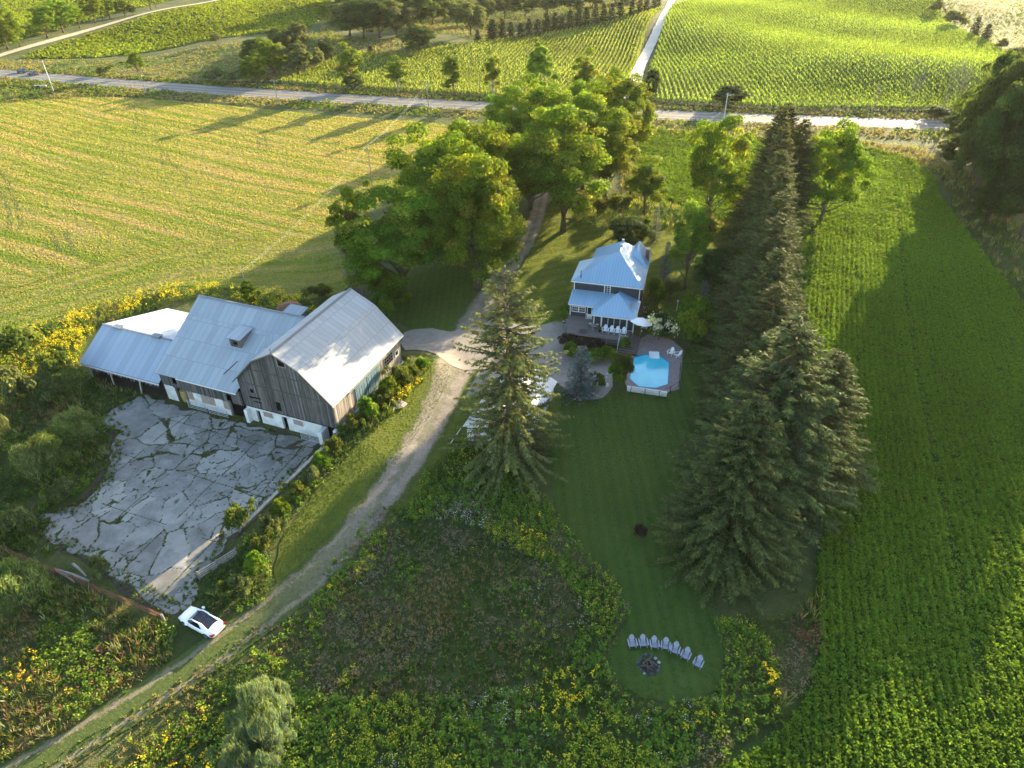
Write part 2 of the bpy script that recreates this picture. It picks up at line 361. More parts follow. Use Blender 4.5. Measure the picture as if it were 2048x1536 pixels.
M['black'] = pm('black_metal', (.02, .02, .022), .5, 0, .4)
M['galv'] = pm('galvanised_pipe', (.5, .52, .54), .45, .7, .5)
M['brick'] = pm('red_brick', (.22, .09, .06), .9, 0, .2, .4, 6)
M['rust'] = pm('rusty_steel', (.20, .095, .055), .85, .2, .2, .4, 2)
M['pole'] = pm('grey_pole_wood', (.22, .20, .17), .9, 0, .2, .3, 3)
M['pole_pale'] = pm('concrete_pole', (.55, .54, .50), .8, 0, .2, .15, 3)
M['plastic'] = pm('white_plastic', (.80, .82, .84), .4, 0, .4, .06, 1)
M['grey_plastic'] = pm('grey_plastic', (.30, .31, .39), .5, 0, .4, .08, 1)
M['straw'] = pm('straw_bale', (.38, .31, .13), .95, 0, .1, .35, 5, .04)
M['canvas'] = pm('white_canvas', (.78, .77, .75), .8, 0, .2, .08, 1)
M['carpaint'] = pm('white_car_paint', (.82, .83, .84), .22, 0, .6, .02, 1)
M['cardark'] = pm('dark_car_paint', (.03, .04, .07), .2, 0, .6, .1, 1)
M['carglass'] = pm('dark_car_glass', (.012, .012, .02), .05, 0, .7, .1, 1)
M['tyre'] = pm('tyre_rubber', (.02, .02, .02), .8)
M['rim'] = pm('alloy_rim', (.5, .5, .52), .3, .8)
M['redlamp'] = pm('red_tail_lamp', (.30, .01, .03), .2, 0, .6)
M['clear'] = pm('headlamp_glass', (.6, .62, .65), .1, 0, .7)
M['yellow_line'] = pm('yellow_road_paint', (.55, .40, .06), .7); M['white_line'] = pm('white_road_paint', (.62, .62, .60), .7)
m, nt, bs, out = newmat('pool_water'); v = coords(nt)
lk(nt, ramp(nt, noise(nt, v, .35, 2), [(.3, (.06, .50, .66)), (.7, (.10, .62, .76))]), bs.inputs['Base Color'])
bs.inputs['Roughness'].default_value = .06; bs.inputs['Specular IOR Level'].default_value = .5; bump(nt, noise(nt, v, 2.2, 3), .25, .03, bs); M['water'] = m
M['liner'] = pm('blue_pool_liner', (.02, .20, .42), .4, 0, .4, .1, 1)
M['paver'] = pm('pink_grey_pavers', (.27, .215, .205), .85, 0, .2, .22, 2.5, .01)

# ------------------------------------------------------------ polygons and sheets
def inpoly(pts, poly):
    poly = np.asarray(poly, float); x, y = pts[:, 0], pts[:, 1]; r = np.zeros(len(pts), bool); n = len(poly)
    for i in range(n):
        x1, y1 = poly[i]; x2, y2 = poly[(i+1) % n]
        c = ((y1 > y) != (y2 > y)); 
        with np.errstate(divide='ignore', invalid='ignore'): xi = (x2-x1)*(y-y1)/(y2-y1)+x1
        r ^= c & (x < xi)
    return r
def dpoly(pts, poly, closed=True):
    poly = np.asarray(poly, float); best = np.full(len(pts), 1e9); n = len(poly)
    for i in range(n if closed else n-1):
        a, b = poly[i], poly[(i+1) % n]; d = b-a; t = np.clip(((pts-a)@d)/max(d@d, 1e-9), 0, 1)
        best = np.minimum(best, np.hypot(*(pts-a-t[:, None]*d).T))
    return best
def smooth_poly(P, it=2):
    P = np.asarray(P, float)
    for _ in range(it):
        Q = np.roll(P, -1, 0); P = np.stack([P*.78+Q*.22, P*.22+Q*.78], 1).reshape(-1, 2)
    return P
def sheet(name, px, mat, dz=.03, cell=1.5, jit=.25, smooth=2, label=None, kind='structure', scfn=None, world=False):
    P = np.asarray(px if world else PG(px), float)
    if smooth: P = smooth_poly(P, smooth)
    out = []
    for i in range(len(P)):
        a, b = P[i], P[(i+1) % len(P)]; n = max(1, int(np.linalg.norm(b-a)/cell))
        for k in range(n): out.append(a+(b-a)*k/n+rg.normal(0, jit*.5, 2)*(jit > 0))
    out = np.array(out); x0, y0 = out.min(0); x1, y1 = out.max(0)
    gx, gy = np.meshgrid(np.arange(x0, x1, cell), np.arange(y0, y1, cell)); g = np.stack([gx.ravel(), gy.ravel()], 1)
    g = g[inpoly(g, out)]; g = g[dpoly(g, out) > cell*.45] if len(g) else g
    vs = [Vector(p) for p in out]+[Vector(p) for p in g]
    r = delaunay_2d_cdt(vs, [], [list(range(len(out)))], 1, 1e-5)
    V2 = np.array([tuple(v) for v in r[0]]); z = hz(V2[:, 0], V2[:, 1])+dz
    me = bpy.data.meshes.new(name); me.from_pydata([(a[0], a[1], c) for a, c in zip(V2, z)], [], [list(f) for f in r[2]]); me.update()
    me.polygons.foreach_set('use_smooth', [True]*len(me.polygons))
    if scfn is not None:
        at = me.attributes.new('sc', 'FLOAT', 'POINT'); at.data.foreach_set('value', scfn(V2).astype(np.float32))
    o = link_mesh(name, me, mat); return tag(o, label, None, None, kind)
def strip(name, px, widths, mat, dz=.05, step=1.2, kind='structure', world=False, jit=.12, ncross=9):
    P = np.asarray(px if world else PG(px), float); Wd = np.asarray(widths, float)
    for _ in range(3):
        Q = [P[0]]; q = [Wd[0]]
        for i in range(len(P)-1):
            Q += [P[i]*.75+P[i+1]*.25, P[i]*.25+P[i+1]*.75]; q += [Wd[i]*.75+Wd[i+1]*.25, Wd[i]*.25+Wd[i+1]*.75]
        P = np.array(Q+[P[-1]]); Wd = np.array(q+[Wd[-1]])
    d = np.r_[0, np.cumsum(np.hypot(*np.diff(P, axis=0).T))]; t = np.arange(0, d[-1], step)
    C = np.stack([np.interp(t, d, P[:, 0]), np.interp(t, d, P[:, 1])], 1); w = np.interp(t, d, Wd)+rg.normal(0, jit, len(t))
    T = np.gradient(C, axis=0); T /= np.linalg.norm(T, axis=1)[:, None]; N = np.stack([T[:, 1], -T[:, 0]], 1)
    xs = np.linspace(-1, 1, ncross); V = []; F = []; UV = []
    for i in range(len(t)):
        for x in xs:
            p = C[i]+N[i]*x*w[i]/2; V.append((p[0], p[1], float(hz(p[0], p[1]))+dz)); UV.append((x, t[i]))
    for i in range(len(t)-1):
        for j in range(ncross-1):
            a = i*ncross+j; F.append((a, a+1, a+1+ncross, a+ncross))
    me = bpy.data.meshes.new(name); me.from_pydata(V, [], F); me.update(); L = me.uv_layers.new(name='UVMap')
    L.data.foreach_set('uv', [c for f in F for k in f for c in UV[k]]); me.polygons.foreach_set('use_smooth', [True]*len(F))
    o = link_mesh(name, me, mat); return tag(o, kind=kind) if kind else o

# ------------------------------------------------------------ leaves
def unit(v): return v/np.maximum(np.linalg.norm(v, axis=1), 1e-9)[:, None]
def rdir(r, n): return unit(r.normal(size=(n, 3)))
def leafq(C, N, L, Wd, r, A=None):
    """rhombic leaf-sized faces: centre C, normal N, length L, width Wd, long axis A"""
    n = len(C); A = rdir(r, n) if A is None else A
    A = unit(A-N*np.sum(A*N, 1)[:, None]); B = np.cross(N, A); L = np.asarray(L)[..., None]/2; Wd = np.asarray(Wd)[..., None]/2
    V = np.stack([C-A*L, C+B*Wd-A*L*.1, C+A*L, C-B*Wd-A*L*.1], 1).reshape(-1, 3)
    return V, np.arange(4*n).reshape(-1, 4)
def jitcol(base, n, r, v=.18, h=.08):
    b = np.array(base)[None]*np.ones((n, 1)) if np.ndim(base) == 1 else np.array(base)
    return np.clip(b*(1+r.normal(0, v, (n, 1)))*(1+r.normal(0, h, (n, 3))), .004, .9)
def crown(seed, R, z0, z1, ncl, nleaf, leaf, cols, rcf=.24, rough=.22, shell=.62, flat=.75, bottom=-.75, taper=0, lean=(0, 0), up=.35, spray=False):
    r = np.random.default_rng(seed); b = (z1-z0)/2; zc = (z0+z1)/2
    D = rdir(r, ncl*3); D = D[D[:, 2] > bottom][:ncl]; n = len(D)
    K = r.normal(size=(5, 3))*2.2; ph = r.uniform(0, 6.28, 5); lump = 1+rough*np.sin(D@K.T+ph).sum(1)/2.2
    f = r.uniform(shell**2, 1, n)**.5*lump; rc = R*rcf*r.uniform(.65, 1.25, n)
    k = np.clip(1-taper*np.clip(D[:, 2]*f, -1, 1), .25, 2)
    CC = np.stack([D[:, 0]*f*(R-rc*.6)*k, D[:, 1]*f*(R-rc*.6)*k, zc+D[:, 2]*f*(b-rc*.5)], 1)
    CC[:, 0] += lean[0]*(CC[:, 2]-z0)/(z1-z0); CC[:, 1] += lean[1]*(CC[:, 2]-z0)/(z1-z0)
    w = rc**2; w = w/w.sum(); idx = r.choice(n, nleaf, p=w)
    d = rdir(r, nleaf); d[:, 2] = np.where(d[:, 2] < -.35, -d[:, 2], d[:, 2]); rad = r.uniform(.3, 1, nleaf)**.4*(1+.12*r.normal(size=nleaf))
    P = CC[idx]+d*rad[:, None]*rc[idx][:, None]*np.array([1, 1, flat]); P[:, 2] = np.maximum(P[:, 2], .1)
    N = unit(d+rdir(r, nleaf)*.75+np.array([0, 0, up])); L = leaf*r.uniform(.7, 1.35, nleaf)
    A_ = unit(d*.7+rdir(r, nleaf)*.25+np.array([.35, .1, .75])) if spray else None
    V, F = leafq(P, N, L*(1.7 if spray else 1), L*(.30 if spray else .72), r, A_)
    cb = np.array(cols)[r.choice(len(cols), n)]*(1+r.normal(0, .14, (n, 1))); C = jitcol(cb[idx], nleaf, r, .2, .06)
    return V, F, C, CC
def limbs(mb, seed, base_r, z0, CC, ntop, trunk_top, lean=(0, 0), c=(.12, .1, .08)):
    r = np.random.default_rng(seed); h = trunk_top
    pts = []; k = 6
    for i in range(k+1):
        t = i/k; pts.append((lean[0]*t*.6+r.normal(0, base_r*.35)*(0 < i), lean[1]*t*.6+r.normal(0, base_r*.35)*(0 < i), h*t))
    mb.tube(pts, [base_r*(1.35 if i == 0 else 1-.72*i/k) for i in range(k+1)], 8, c)
    for j in r.choice(len(CC), min(ntop, len(CC)), replace=False):
        q = CC[j]; t = np.clip(r.uniform(.3, .95), 0, 1)*min(1., max(.2, (q[2]-.5)/h)); i = int(t*k); s = np.array(pts[min(i, k)])
        m = (s+q)/2+np.array([0, 0, -.06*np.linalg.norm(q-s)]); br = base_r*(.42-.25*t)
        mb.tube([s, m, q], [br, br*.6, br*.18], 5, c)
TREES = {}
def template(key, parts):                            # parts: list of (part name, mesh)
    TREES[key] = parts
def mk_decid(key, seed, R, H, z0, ncl, nleaf, leaf, cols, base_r=.35, nl=16, matl='leaf', matb='bark', trunk_top=None, **kw):
    V, F, C, CC = crown(seed, R, z0, H, ncl, nleaf, leaf, cols, **kw)
    me = np_mesh(key+'_crown', V, F, C); me.materials.append(M[matl])
    mb = MB(); limbs(mb, seed, base_r, z0, CC, nl, trunk_top or (z0+(H-z0)*.6), kw.get('lean', (0, 0)))
    tm = bpy.data.meshes.new(key+'_trunk'); tm.from_pydata(mb.V, [], mb.F); tm.update(); tm.polygons.foreach_set('use_smooth', [True]*len(tm.polygons)); tm.materials.append(M[matb])
    template(key, [('trunk', tm), ('crown', me)]); TREES[key+'#'] = (R, H)
def mk_conif(key, seed, R, H, lev, nb, dens, cols, zb=.04, sl=.75, sw=.16, matl='needle', power=.75, droop=.25, trunk_r=.35, wood=True, ragged=.3):
    r = np.random.default_rng(seed); P = []; A = []; Ls = []; Cc = []; mb = MB()
    mb.tube([(0, 0, 0), (0, 0, H*.5), (0, 0, H)], [trunk_r*1.2, trunk_r*.6, .03], 8)
    for k in range(lev):
        z = H*(zb+(1-zb)*(k+r.uniform(-.4, .4))/lev); t = np.clip(z/H, 0, 1); n = max(4, int(nb*(.55+.6*(1-t))))
        for j in range(n):
            az = r.uniform(0, 6.283); L = R*(1-t)**power*r.uniform(1-ragged, 1+ragged*.5)+.25
            if r.random() < .06: L *= .45
            pitch = .55*t-.12+r.normal(0, .08)
            m = max(3, int(L/.42*dens)); s = np.sort(r.uniform(.12, 1, m))*L
            hx = np.cos(az); hy = np.sin(az); sag = -droop*(s/L)**1.2*L*.5*(1-t*.8)+.10*L*np.clip(s/L-.7, 0, 1)*2
            B = np.stack([hx*s, hy*s, z+np.tan(pitch)*s+sag], 1)
            if wood and L > 1:
                q = [(hx*a, hy*a, z+math.tan(pitch)*a-droop*(a/L)**1.2*L*.5*(1-t*.8)) for a in (0, L*.5, L*.92)]
                mb.tube(q, [.05+.012*L, .04, .012], 3)
            for sgn in (-1, 1, 0):
                ang = az+sgn*r.uniform(.5, 1.2, m); dz = -r.uniform(.05, .75, m)*(1 if sgn else .6)
                a = unit(np.stack([np.cos(ang), np.sin(ang), dz], 1)); ll = sl*r.uniform(.6, 1.2, m)*(.55+.6*(1-s/L)**.5)
                P.append(B+a*ll[:, None]*.45); A.append(a); Ls.append(ll)
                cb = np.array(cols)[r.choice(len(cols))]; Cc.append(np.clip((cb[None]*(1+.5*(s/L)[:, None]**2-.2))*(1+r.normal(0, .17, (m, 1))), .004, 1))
    P = np.concatenate(P); A = np.concatenate(A); Ls = np.concatenate(Ls); Cc = np.concatenate(Cc); n = len(P)
    N = unit(rdir(r, n)*.7+np.array([0, 0, 1.])+np.stack([P[:, 0], P[:, 1], 0*P[:, 0]], 1)/R*.8)
    V, F = leafq(P, N, Ls, np.full(n, sw)*r.uniform(.7, 1.5, n)*sl/.75, r, A)
    me = np_mesh(key+'_crown', V, F, Cc); me.materials.append(M[matl])
    tm = bpy.data.meshes.new(key+'_trunk'); tm.from_pydata(mb.V, [], mb.F); tm.update(); tm.materials.append(M['bark'])
    template(key, [('trunk', tm), ('crown', me)]); TREES[key+'#'] = (R, H)
def mk_bare(key, seed, H, spread=.5, r0=.22, depth=5, mat='bark_pale', stems=1, leafn=0):
    r = random.Random(seed); mb = MB()
    def grow(p, d, L, rad, k):
        q = p+d*L; mid = (p+q)/2+Vector((r.gauss(0, .05*L), r.gauss(0, .05*L), 0)); mb.tube([p, mid, q], [rad, rad*.8, rad*.6], 5 if k < 2 else 3)
        if k >= depth: return
        for _ in range(r.choice((2, 3, 3))):
            e = Vector((r.gauss(0, spread), r.gauss(0, spread), r.uniform(.1, .5))); grow(q, (d+e).normalized(), L*r.uniform(.6, .86), rad*.58, k+1)
    for s in range(stems): grow(Vector((0, 0, 0)), Vector((r.gauss(0, .12*stems), r.gauss(0, .12*stems), 1)).normalized(), H*.27, r0, 0)
    tm = bpy.data.meshes.new(key+'_branches'); tm.from_pydata(mb.V, [], mb.F); tm.update(); tm.materials.append(M[mat])
    TREES[key] = [('trunk', tm)]; V = np.array(mb.V); TREES[key+'#'] = (np.percentile(np.hypot(V[:, 0], V[:, 1]), 95), V[:, 2].max())
def put(key, name, g, R, H, label, cat='tree', group=None, rot=None, lean=(0, 0), kind=None):
    R0, H0 = TREES[key+'#']; parts = TREES[key]
    e = empty(name, (g[0], g[1], g[2] if len(g) > 2 else float(hz(g[0], g[1]))), rot if rot is not None else R_.uniform(0, 6.28), label, cat, group)
    e.scale = (R/R0, R/R0, H/H0)
    if lean != (0, 0): e.rotation_mode = 'XYZ'; e.rotation_euler = (lean[1], lean[0], 0)
    for pn, me in parts:
        o = bpy.data.objects.new(pn if cat == 'tree' or pn != 'crown' else 'foliage', me); col.objects.link(o); o.parent = e
    if len(parts) == 1 and parts[0][0] == 'foliage': pass
    return e
def tree(key, name, bu, bv, tv, wp, label, cat='tree', group=None, **k):
    """tree by its foot (bu,bv), the picture row of its top and its crown's width, all as measured in the photograph"""
    g = G(bu, bv); H = hgt(g, tv); R = wpx(g+np.array([0, 0, H*.5]), wp)/2
    return put(key, name, g, R, H, label, cat, group, **k)
# ------------------------------------------------------------ the ground and everything laid on it
gx = np.r_[np.arange(-2600, -420, 60), np.arange(-420, -62, 6), np.arange(-62, 20, 1.0), np.arange(20, 420, 6), np.arange(420, 2600, 60)]
gy = np.r_[np.arange(-900, 20, 40), np.arange(20, 100, 1.0), np.arange(100, 620, 6), np.arange(620, 3600, 60)]
X, Y = np.meshgrid(gx, gy); Z = hz(X, Y)-.03; nx, ny = len(gx), len(gy); I = np.arange(nx*ny).reshape(ny, nx)
Fq = np.stack([I[:-1, :-1], I[:-1, 1:], I[1:, 1:], I[1:, :-1]], -1).reshape(-1, 4)
cc = np.stack([(X[:-1, :-1]+X[1:, 1:])/2, (Y[:-1, :-1]+Y[1:, 1:])/2], -1).reshape(-1, 2)
me = np_mesh('ground', np.stack([X, Y, Z], -1).reshape(-1, 3), Fq, smooth=True); tag(link_mesh('ground', me, M['ground']), kind='structure')
# stubble field with windrows and a headland that follows its lower rim
FIELD = [(-120, 215), (0, 204), (180, 192), (330, 200), (480, 214), (700, 236), (925, 248), (905, 300), (850, 360), (720, 425), (690, 520), (700, 585), (620, 600), (540, 590), (430, 572), (330, 572), (215, 603), (100, 640), (0, 668), (-200, 730)]
HEAD = np.array(PG([(-200, 730), (0, 668), (100, 640), (215, 603), (330, 572), (430, 560), (540, 560), (640, 560), (720, 540)]))
d0 = G(0, 364)[:2]; d1 = G(410, 481)[:2]; dd = (d1-d0)/np.linalg.norm(d1-d0); dn = np.array([-dd[1], dd[0]])
def stub_sc(V):
    h = dpoly(V, HEAD, False); s = V@dn; wob = 1.2*np.sin(V@dd/38.0); return np.where(h < 17, h*1.0+500, s*.9+wob)
sheet('stubble_field', FIELD, M['stubble'], .03, 1.6, .2, 2, scfn=stub_sc)
road_px = [(-260, 121), (0, 149), (300, 168), (600, 189), (985, 214), (1280, 231), (1600, 243), (1895, 251), (2300, 258)]
RP = np.array([G(*p)[:2] for p in road_px]); ROADK = np.polyfit(RP[:, 0], RP[:, 1], 2); rx = np.linspace(RP[0, 0]-60, RP[-1, 0]+80, 40); RW = np.stack([rx, np.polyval(ROADK, rx)], 1)
def road_y(x): return np.polyval(ROADK, x)
strip('road_shoulder', RW, [11.6]*40, M['gravel'], .04, 3, world=True, jit=.25)
strip('road', RW, [9.0]*40, M['asphalt'], .07, 3, world=True, jit=.03)
def off(P, d):
    T = np.gradient(P, axis=0); T /= np.linalg.norm(T, axis=1)[:, None]; return P+np.stack([T[:, 1], -T[:, 0]], 1)*d
for nm, d, w, mt in (('road_edge_line', 3.35, .16, 'white_line'), ('road_edge_line', -3.35, .16, 'white_line'), ('road_centre_line', .16, .14, 'yellow_line'), ('road_centre_line', -.16, .14, 'yellow_line')):
    strip(nm, off(RW, d), [w]*40, M[mt], .082, 3, world=True, jit=0, ncross=2)
strip('far_lane', [(1262, 200), (1275, 140), (1290, 112), (1308, 75), (1328, 35), (1346, -5), (1362, -40)], [5, 4.6, 4.2, 4, 4, 4.2, 4.2], M['white_gravel'], .22, 2)
strip('farm_track', [(-120, 150), (0, 111), (80, 88), (170, 62), (260, 36), (330, 19), (420, 2), (560, -20)], [5.5]*8, M['track'], .2, 2)
DR = [(1105, 262), (1092, 340), (1078, 425), (1058, 480), (1008, 548), (975, 600), (948, 655), (922, 715), (897, 775), (862, 850), (800, 948), (735, 1033), (655, 1124), (575, 1195), (500, 1248)]
DR2 = DR[:-1]+[(515, 1238), (420, 1312), (330, 1372), (240, 1428), (140, 1490), (40, 1548), (-60, 1600)]
dp = np.array(PG(DR)); TURN = float(np.hypot(*np.diff(dp, axis=0).T).sum())
M['drive_long'] = edge_mat('gravel_drive_long', [(.36, (.11, .09, .07)), (.5, (.22, .19, .155)), (.64, (.33, .29, .245))], GRS, ruts=(.10, .35), turn=TURN-8, core2=[(.33, (.12, .105, .065)), (.5, (.19, .16, .105)), (.68, (.27, .225, .15))])
strip('driveway', DR2, [3.8, 3.8, 4, 4, 4.6, 6.2, 8, 7.2, 5.6, 5.0, 4.8, 4.8, 4.6, 4.3, 4.2, 4.0, 3.8, 3.6, 3.6, 3.6, 3.6], M['drive_long'], .05)
sheet('gravel_apron', [(800, 664), (860, 655), (905, 668), (955, 640), (995, 690), (965, 742), (905, 735), (882, 714), (840, 700), (806, 703)], M['gravel'], .09, .7, .25)
strip('barn_approach', [(955, 688), (900, 690), (850, 684), (795, 672)], [7, 6.5, 6, 6], M['drive'], .04)
sheet('gravel_parking', [(930, 700), (985, 640), (1060, 655), (1120, 640), (1150, 665), (1135, 700), (1205, 705), (1232, 700), (1226, 770), (1205, 800), (1150, 800), (1110, 760), (1020, 740), (985, 790), (920, 800)], M['gravel'], .035, .7, .2)
sheet('lower_lawn', [(1205, 800), (1235, 780), (1260, 790), (1345, 790), (1362, 700), (1385, 690), (1400, 560), (1500, 560), (1470, 700), (1450, 900), (1430, 1100), (1425, 1240), (1450, 1300), (1440, 1370), (1400, 1402), (1310, 1408), (1235, 1370), (1212, 1320), (1220, 1285), (1262, 1235), (1225, 1165), (1165, 1100), (1120, 1050), (1100, 960), (1090, 850), (1130, 800)], M['lawn'], .02, 1, .15)
sheet('upper_lawn', [(1085, 430), (1110, 400), (1180, 415), (1260, 445), (1300, 440), (1480, 448), (1500, 560), (1400, 600), (1345, 690), (1300, 680), (1290, 560), (1145, 640), (1110, 655), (1040, 650), (985, 640), (960, 640), (1010, 560), (1062, 480)], M['lawn2'], .025, 1, .15)
sheet('driveway_verge', [(900, 725), (905, 760), (868, 832), (795, 935), (730, 1020), (650, 1110), (575, 1180), (545, 1160), (560, 1080), (625, 990), (700, 905), (780, 830), (815, 770), (850, 725)], M['lawn3'], .03, .8, .15)
sheet('garage_verge', [(885, 830), (925, 790), (985, 790), (1100, 790), (1130, 800), (1095, 870), (1000, 900), (900, 930), (840, 990), (760, 1070), (690, 1130), (660, 1130), (740, 1040), (840, 930), (880, 850)], M['lawn3'], .022, .8, .15)
sheet('tree_lawn', [(1035, 470), (985, 545), (940, 640), (900, 665), (830, 660), (770, 635), (740, 600), (800, 560), (900, 520), (980, 440)], M['lawn'], .028, .8, .15)
sheet('hay_meadow', [(-150, 160), (0, 120), (60, 125), (130, 118), (260, 120), (400, 92), (480, 78), (540, 82), (520, 150), (480, 168), (300, 160), (0, 133), (-150, 118)], M['meadow'], .15, 3, .5)
sheet('pale_pasture', [(1850, -60), (2300, -60), (2300, 180), (2060, 130), (1990, 95), (1890, 50)], M['meadow'], .3, 5, .5)
# crops: soil under them
SOY = [(1278, 262), (1400, 268), (1530, 282), (1700, 292), (1800, 312), (1862, 345), (1885, 400), (1925, 455), (2010, 560), (2130, 700), (2330, 900), (2500, 1250), (2600, 1800), (1280, 1800), (1330, 1590), (1440, 1530), (1535, 1478), (1600, 1400), (1635, 1290), (1625, 1180), (1640, 1050), (1610, 900), (1570, 700), (1530, 560), (1490, 452), (1440, 438), (1330, 400), (1262, 385)]
sheet('crop_field', SOY, M['soil_green'], .0, 4, .3)
FARL = [(40, 118), (120, 85), (240, 50), (330, 24), (430, 6), (560, -20), (760, -20), (720, 30), (640, 40), (600, 62), (480, 72), (380, 88), (250, 112), (120, 118)]
sheet('far_crop_field', FARL, M['soil_green'], .1, 4, .5)
FARL2 = [(-160, 130), (0, 95), (110, 62), (230, 28), (330, 4), (400, -16), (200, -45), (-200, 0)]
sheet('far_crop_field', FARL2, M['soil_green'], .1, 4, .5)
CORNL = [(545, 168), (700, 110), (820, 112), (960, 88), (1100, 72), (1230, 40), (1325, 14), (1282, 100), (1255, 185), (1180, 205), (985, 196), (700, 180)]
CORNR = [(1288, 205), (1300, 140), (1322, 70), (1345, 15), (1400, 2), (1860, -12), (1890, 48), (1990, 98), (2020, 120), (1975, 190), (1940, 225), (1600, 222), (1400, 212)]
sheet('corn_floor', CORNL, M['corn_floor'], .12, 4, .4); sheet('corn_floor', CORNR, M['corn_floor'], .12, 4, .4)

# ------------------------------------------------------------ crops and wild growth (uncountable: stuff)
def spread(poly, dens, r, pxdens=None):
    P = np.asarray(poly, float); x0, y0 = P.min(0); x1, y1 = P.max(0); n = int((x1-x0)*(y1-y0)*dens)
    q = np.stack([r.uniform(x0, x1, n), r.uniform(y0, y1, n)], 1); q = q[inpoly(q, P)]
    u, v = PJ(np.c_[q, np.zeros(len(q))]); return q[(u > -120) & (u < 2170) & (v > -60) & (v < 1640)]
def lowf(q, s, seed):
    r = np.random.default_rng(seed); K = r.normal(size=(6, 2))/s*1.6; return np.sin(q@K.T+r.uniform(0, 6.28, 6)).sum(1)/2.6
LV, LC = {}, {}
def emit(key, V, C): LV.setdefault(key, []).append(V); LC.setdefault(key, []).append(C)
def flush(key, name, label, cat=None, mat='weed'):
    V = np.concatenate(LV.pop(key)); C = np.concatenate(LC.pop(key))
    me = np_mesh(name, V, np.arange(len(V)).reshape(-1, 4), C); o = link_mesh(name, me, M[mat]); tag(o, label, cat, None, 'stuff'); print('stuff', name, len(C)); return o
def tufts(key, q, m, Hh, L, Wd, cols, spreadr, r, up=.5, zlo=.15, nup=.5, colv=.16, z=None):
    n = len(q)
    if n == 0: return
    s = r.uniform(.65, 1.3, n); i = np.repeat(np.arange(n), m); N = len(i); zz = hz(q[:, 0], q[:, 1]) if z is None else z
    D = rdir(r, N); D[:, 2] = np.abs(D[:, 2])+up; D = unit(D); rad = r.uniform(zlo, 1, N)
    C = np.stack([q[i, 0]+D[:, 0]*rad*spreadr*s[i], q[i, 1]+D[:, 1]*rad*spreadr*s[i], zz[i]+np.maximum(.03, D[:, 2]*rad*Hh*s[i])], 1)
    NN = unit(D*.6+rdir(r, N)*.7+np.array([0, 0, nup])); V, F = leafq(C, NN, L*r.uniform(.7, 1.3, N), Wd*r.uniform(.7, 1.3, N), r)
    cb = np.array(cols); cb = cb[r.choice(len(cb), n)] if cb.ndim == 2 and len(cb) < 12 else cb
    emit(key, V, jitcol(cb[i], N, r, colv, .06))
def blades(key, q, m, Hh, Wd, cols, r, lean=.45, colv=.18):
    n = len(q)
    if n == 0: return
    s = r.uniform(.6, 1.35, n); i = np.repeat(np.arange(n), m); N = len(i); zz = hz(q[:, 0], q[:, 1])
    A = unit(np.c_[r.normal(0, lean, (N, 2)), np.ones(N)]); L = Hh*s[i]*r.uniform(.6, 1.1, N)
    C = np.c_[q[i]+r.normal(0, .10*Hh, (N, 2)), zz[i]]+A*L[:, None]*.5; B = unit(np.cross(A, rdir(r, N)))
    V, F = leafq(C, B, L, Wd*r.uniform(.7, 1.4, N), r, A); cb = np.array(cols)[r.choice(len(cols), n)]; emit(key, V, jitcol(cb[i], N, r, colv, .06))
r = np.random.default_rng(5)
# soy field, with drill rows, thinner with distance
SOYW = np.array(PG(SOY)); q = spread(SOYW, 19.0, r); D = np.hypot(q[:, 0], q[:, 1]); q = q[r.random(len(q)) < np.clip((95/np.maximum(D, 60))**1.3, .22, 1)]
rowd = np.array([.36, .933]); rown = np.array([.933, -.36])
t = q@rown+2.2*np.sin(q@rowd/55.); q = q+np.outer(.26*(np.round(t/.76)*.76-t)/.5, rown)
q = q[dpoly(q, SOYW) > .3]; tt = np.mod(q@rown+2.2*np.sin(q@rowd/55.), 27.); q = q[~(((tt < .5) | (np.abs(tt-2.3) < .25)) & (r.random(len(q)) < .75))]; print('soy', len(q)); D = np.hypot(q[:, 0], q[:, 1]); sc = np.clip(D/110, 1, 2.0)
lf = lowf(q, 28, 3); base = np.array([.115, .178, .022])[None]*(1+.14*lf[:, None])*np.array([1.0, 1, 1]); n = len(q); i = np.repeat(np.arange(n), 8); N = len(i)
Dn = rdir(r, N); Dn[:, 2] = np.abs(Dn[:, 2])*.8+.15; hh = (.55+.28*(r.random(n)-.5)*1.6+.12*lowf(q, 2.2, 9))*sc**.3
C = np.c_[q[i]+Dn[:, :2]*(.46*sc[i]*r.uniform(.2, 1.1, N))[:, None], hz(q[i, 0], q[i, 1])+np.maximum(.05, hh[i]*(.25+.8*Dn[:, 2]))]
V, F = leafq(C, unit(Dn*.7+rdir(r, N)*.7+np.array([0, 0, .25])), .225*sc[i]*r.uniform(.7, 1.3, N), .175*sc[i]*r.uniform(.7, 1.3, N), r)
emit('soy', V, jitcol(base[i], N, r, .2, .06)); flush('soy', 'crop_plants', 'low leafy green crop filling the field right of the spruces')
for nm, PP, sd in (('a', FARL, 4), ('b', FARL2, 6)):
    PW = np.array(PG(PP)); q = spread(PW, .55, r); n = len(q); lf = lowf(q, 30, sd); base = np.array([.115, .175, .022])[None]*(1+.18*lf[:, None])
    i = np.repeat(np.arange(n), 3); N = len(i); Dn = rdir(r, N); Dn[:, 2] = abs(Dn[:, 2])
    C = np.c_[q[i]+Dn[:, :2]*.8*r.uniform(.2, 1, (N, 1)), hz(q[i, 0], q[i, 1])+.2+.5*Dn[:, 2]]
    V, F = leafq(C, unit(rdir(r, N)*.9+np.array([0, 0, .45])), 1.15*r.uniform(.7, 1.3, N), .85*r.uniform(.7, 1.3, N), r); emit('fs'+nm, V, jitcol(base[i], N, r, .2, .05))
    flush('fs'+nm, 'crop_plants', 'green crop below the farm track beyond the highway' if nm == 'a' else 'green crop above the farm track at top left of the view')
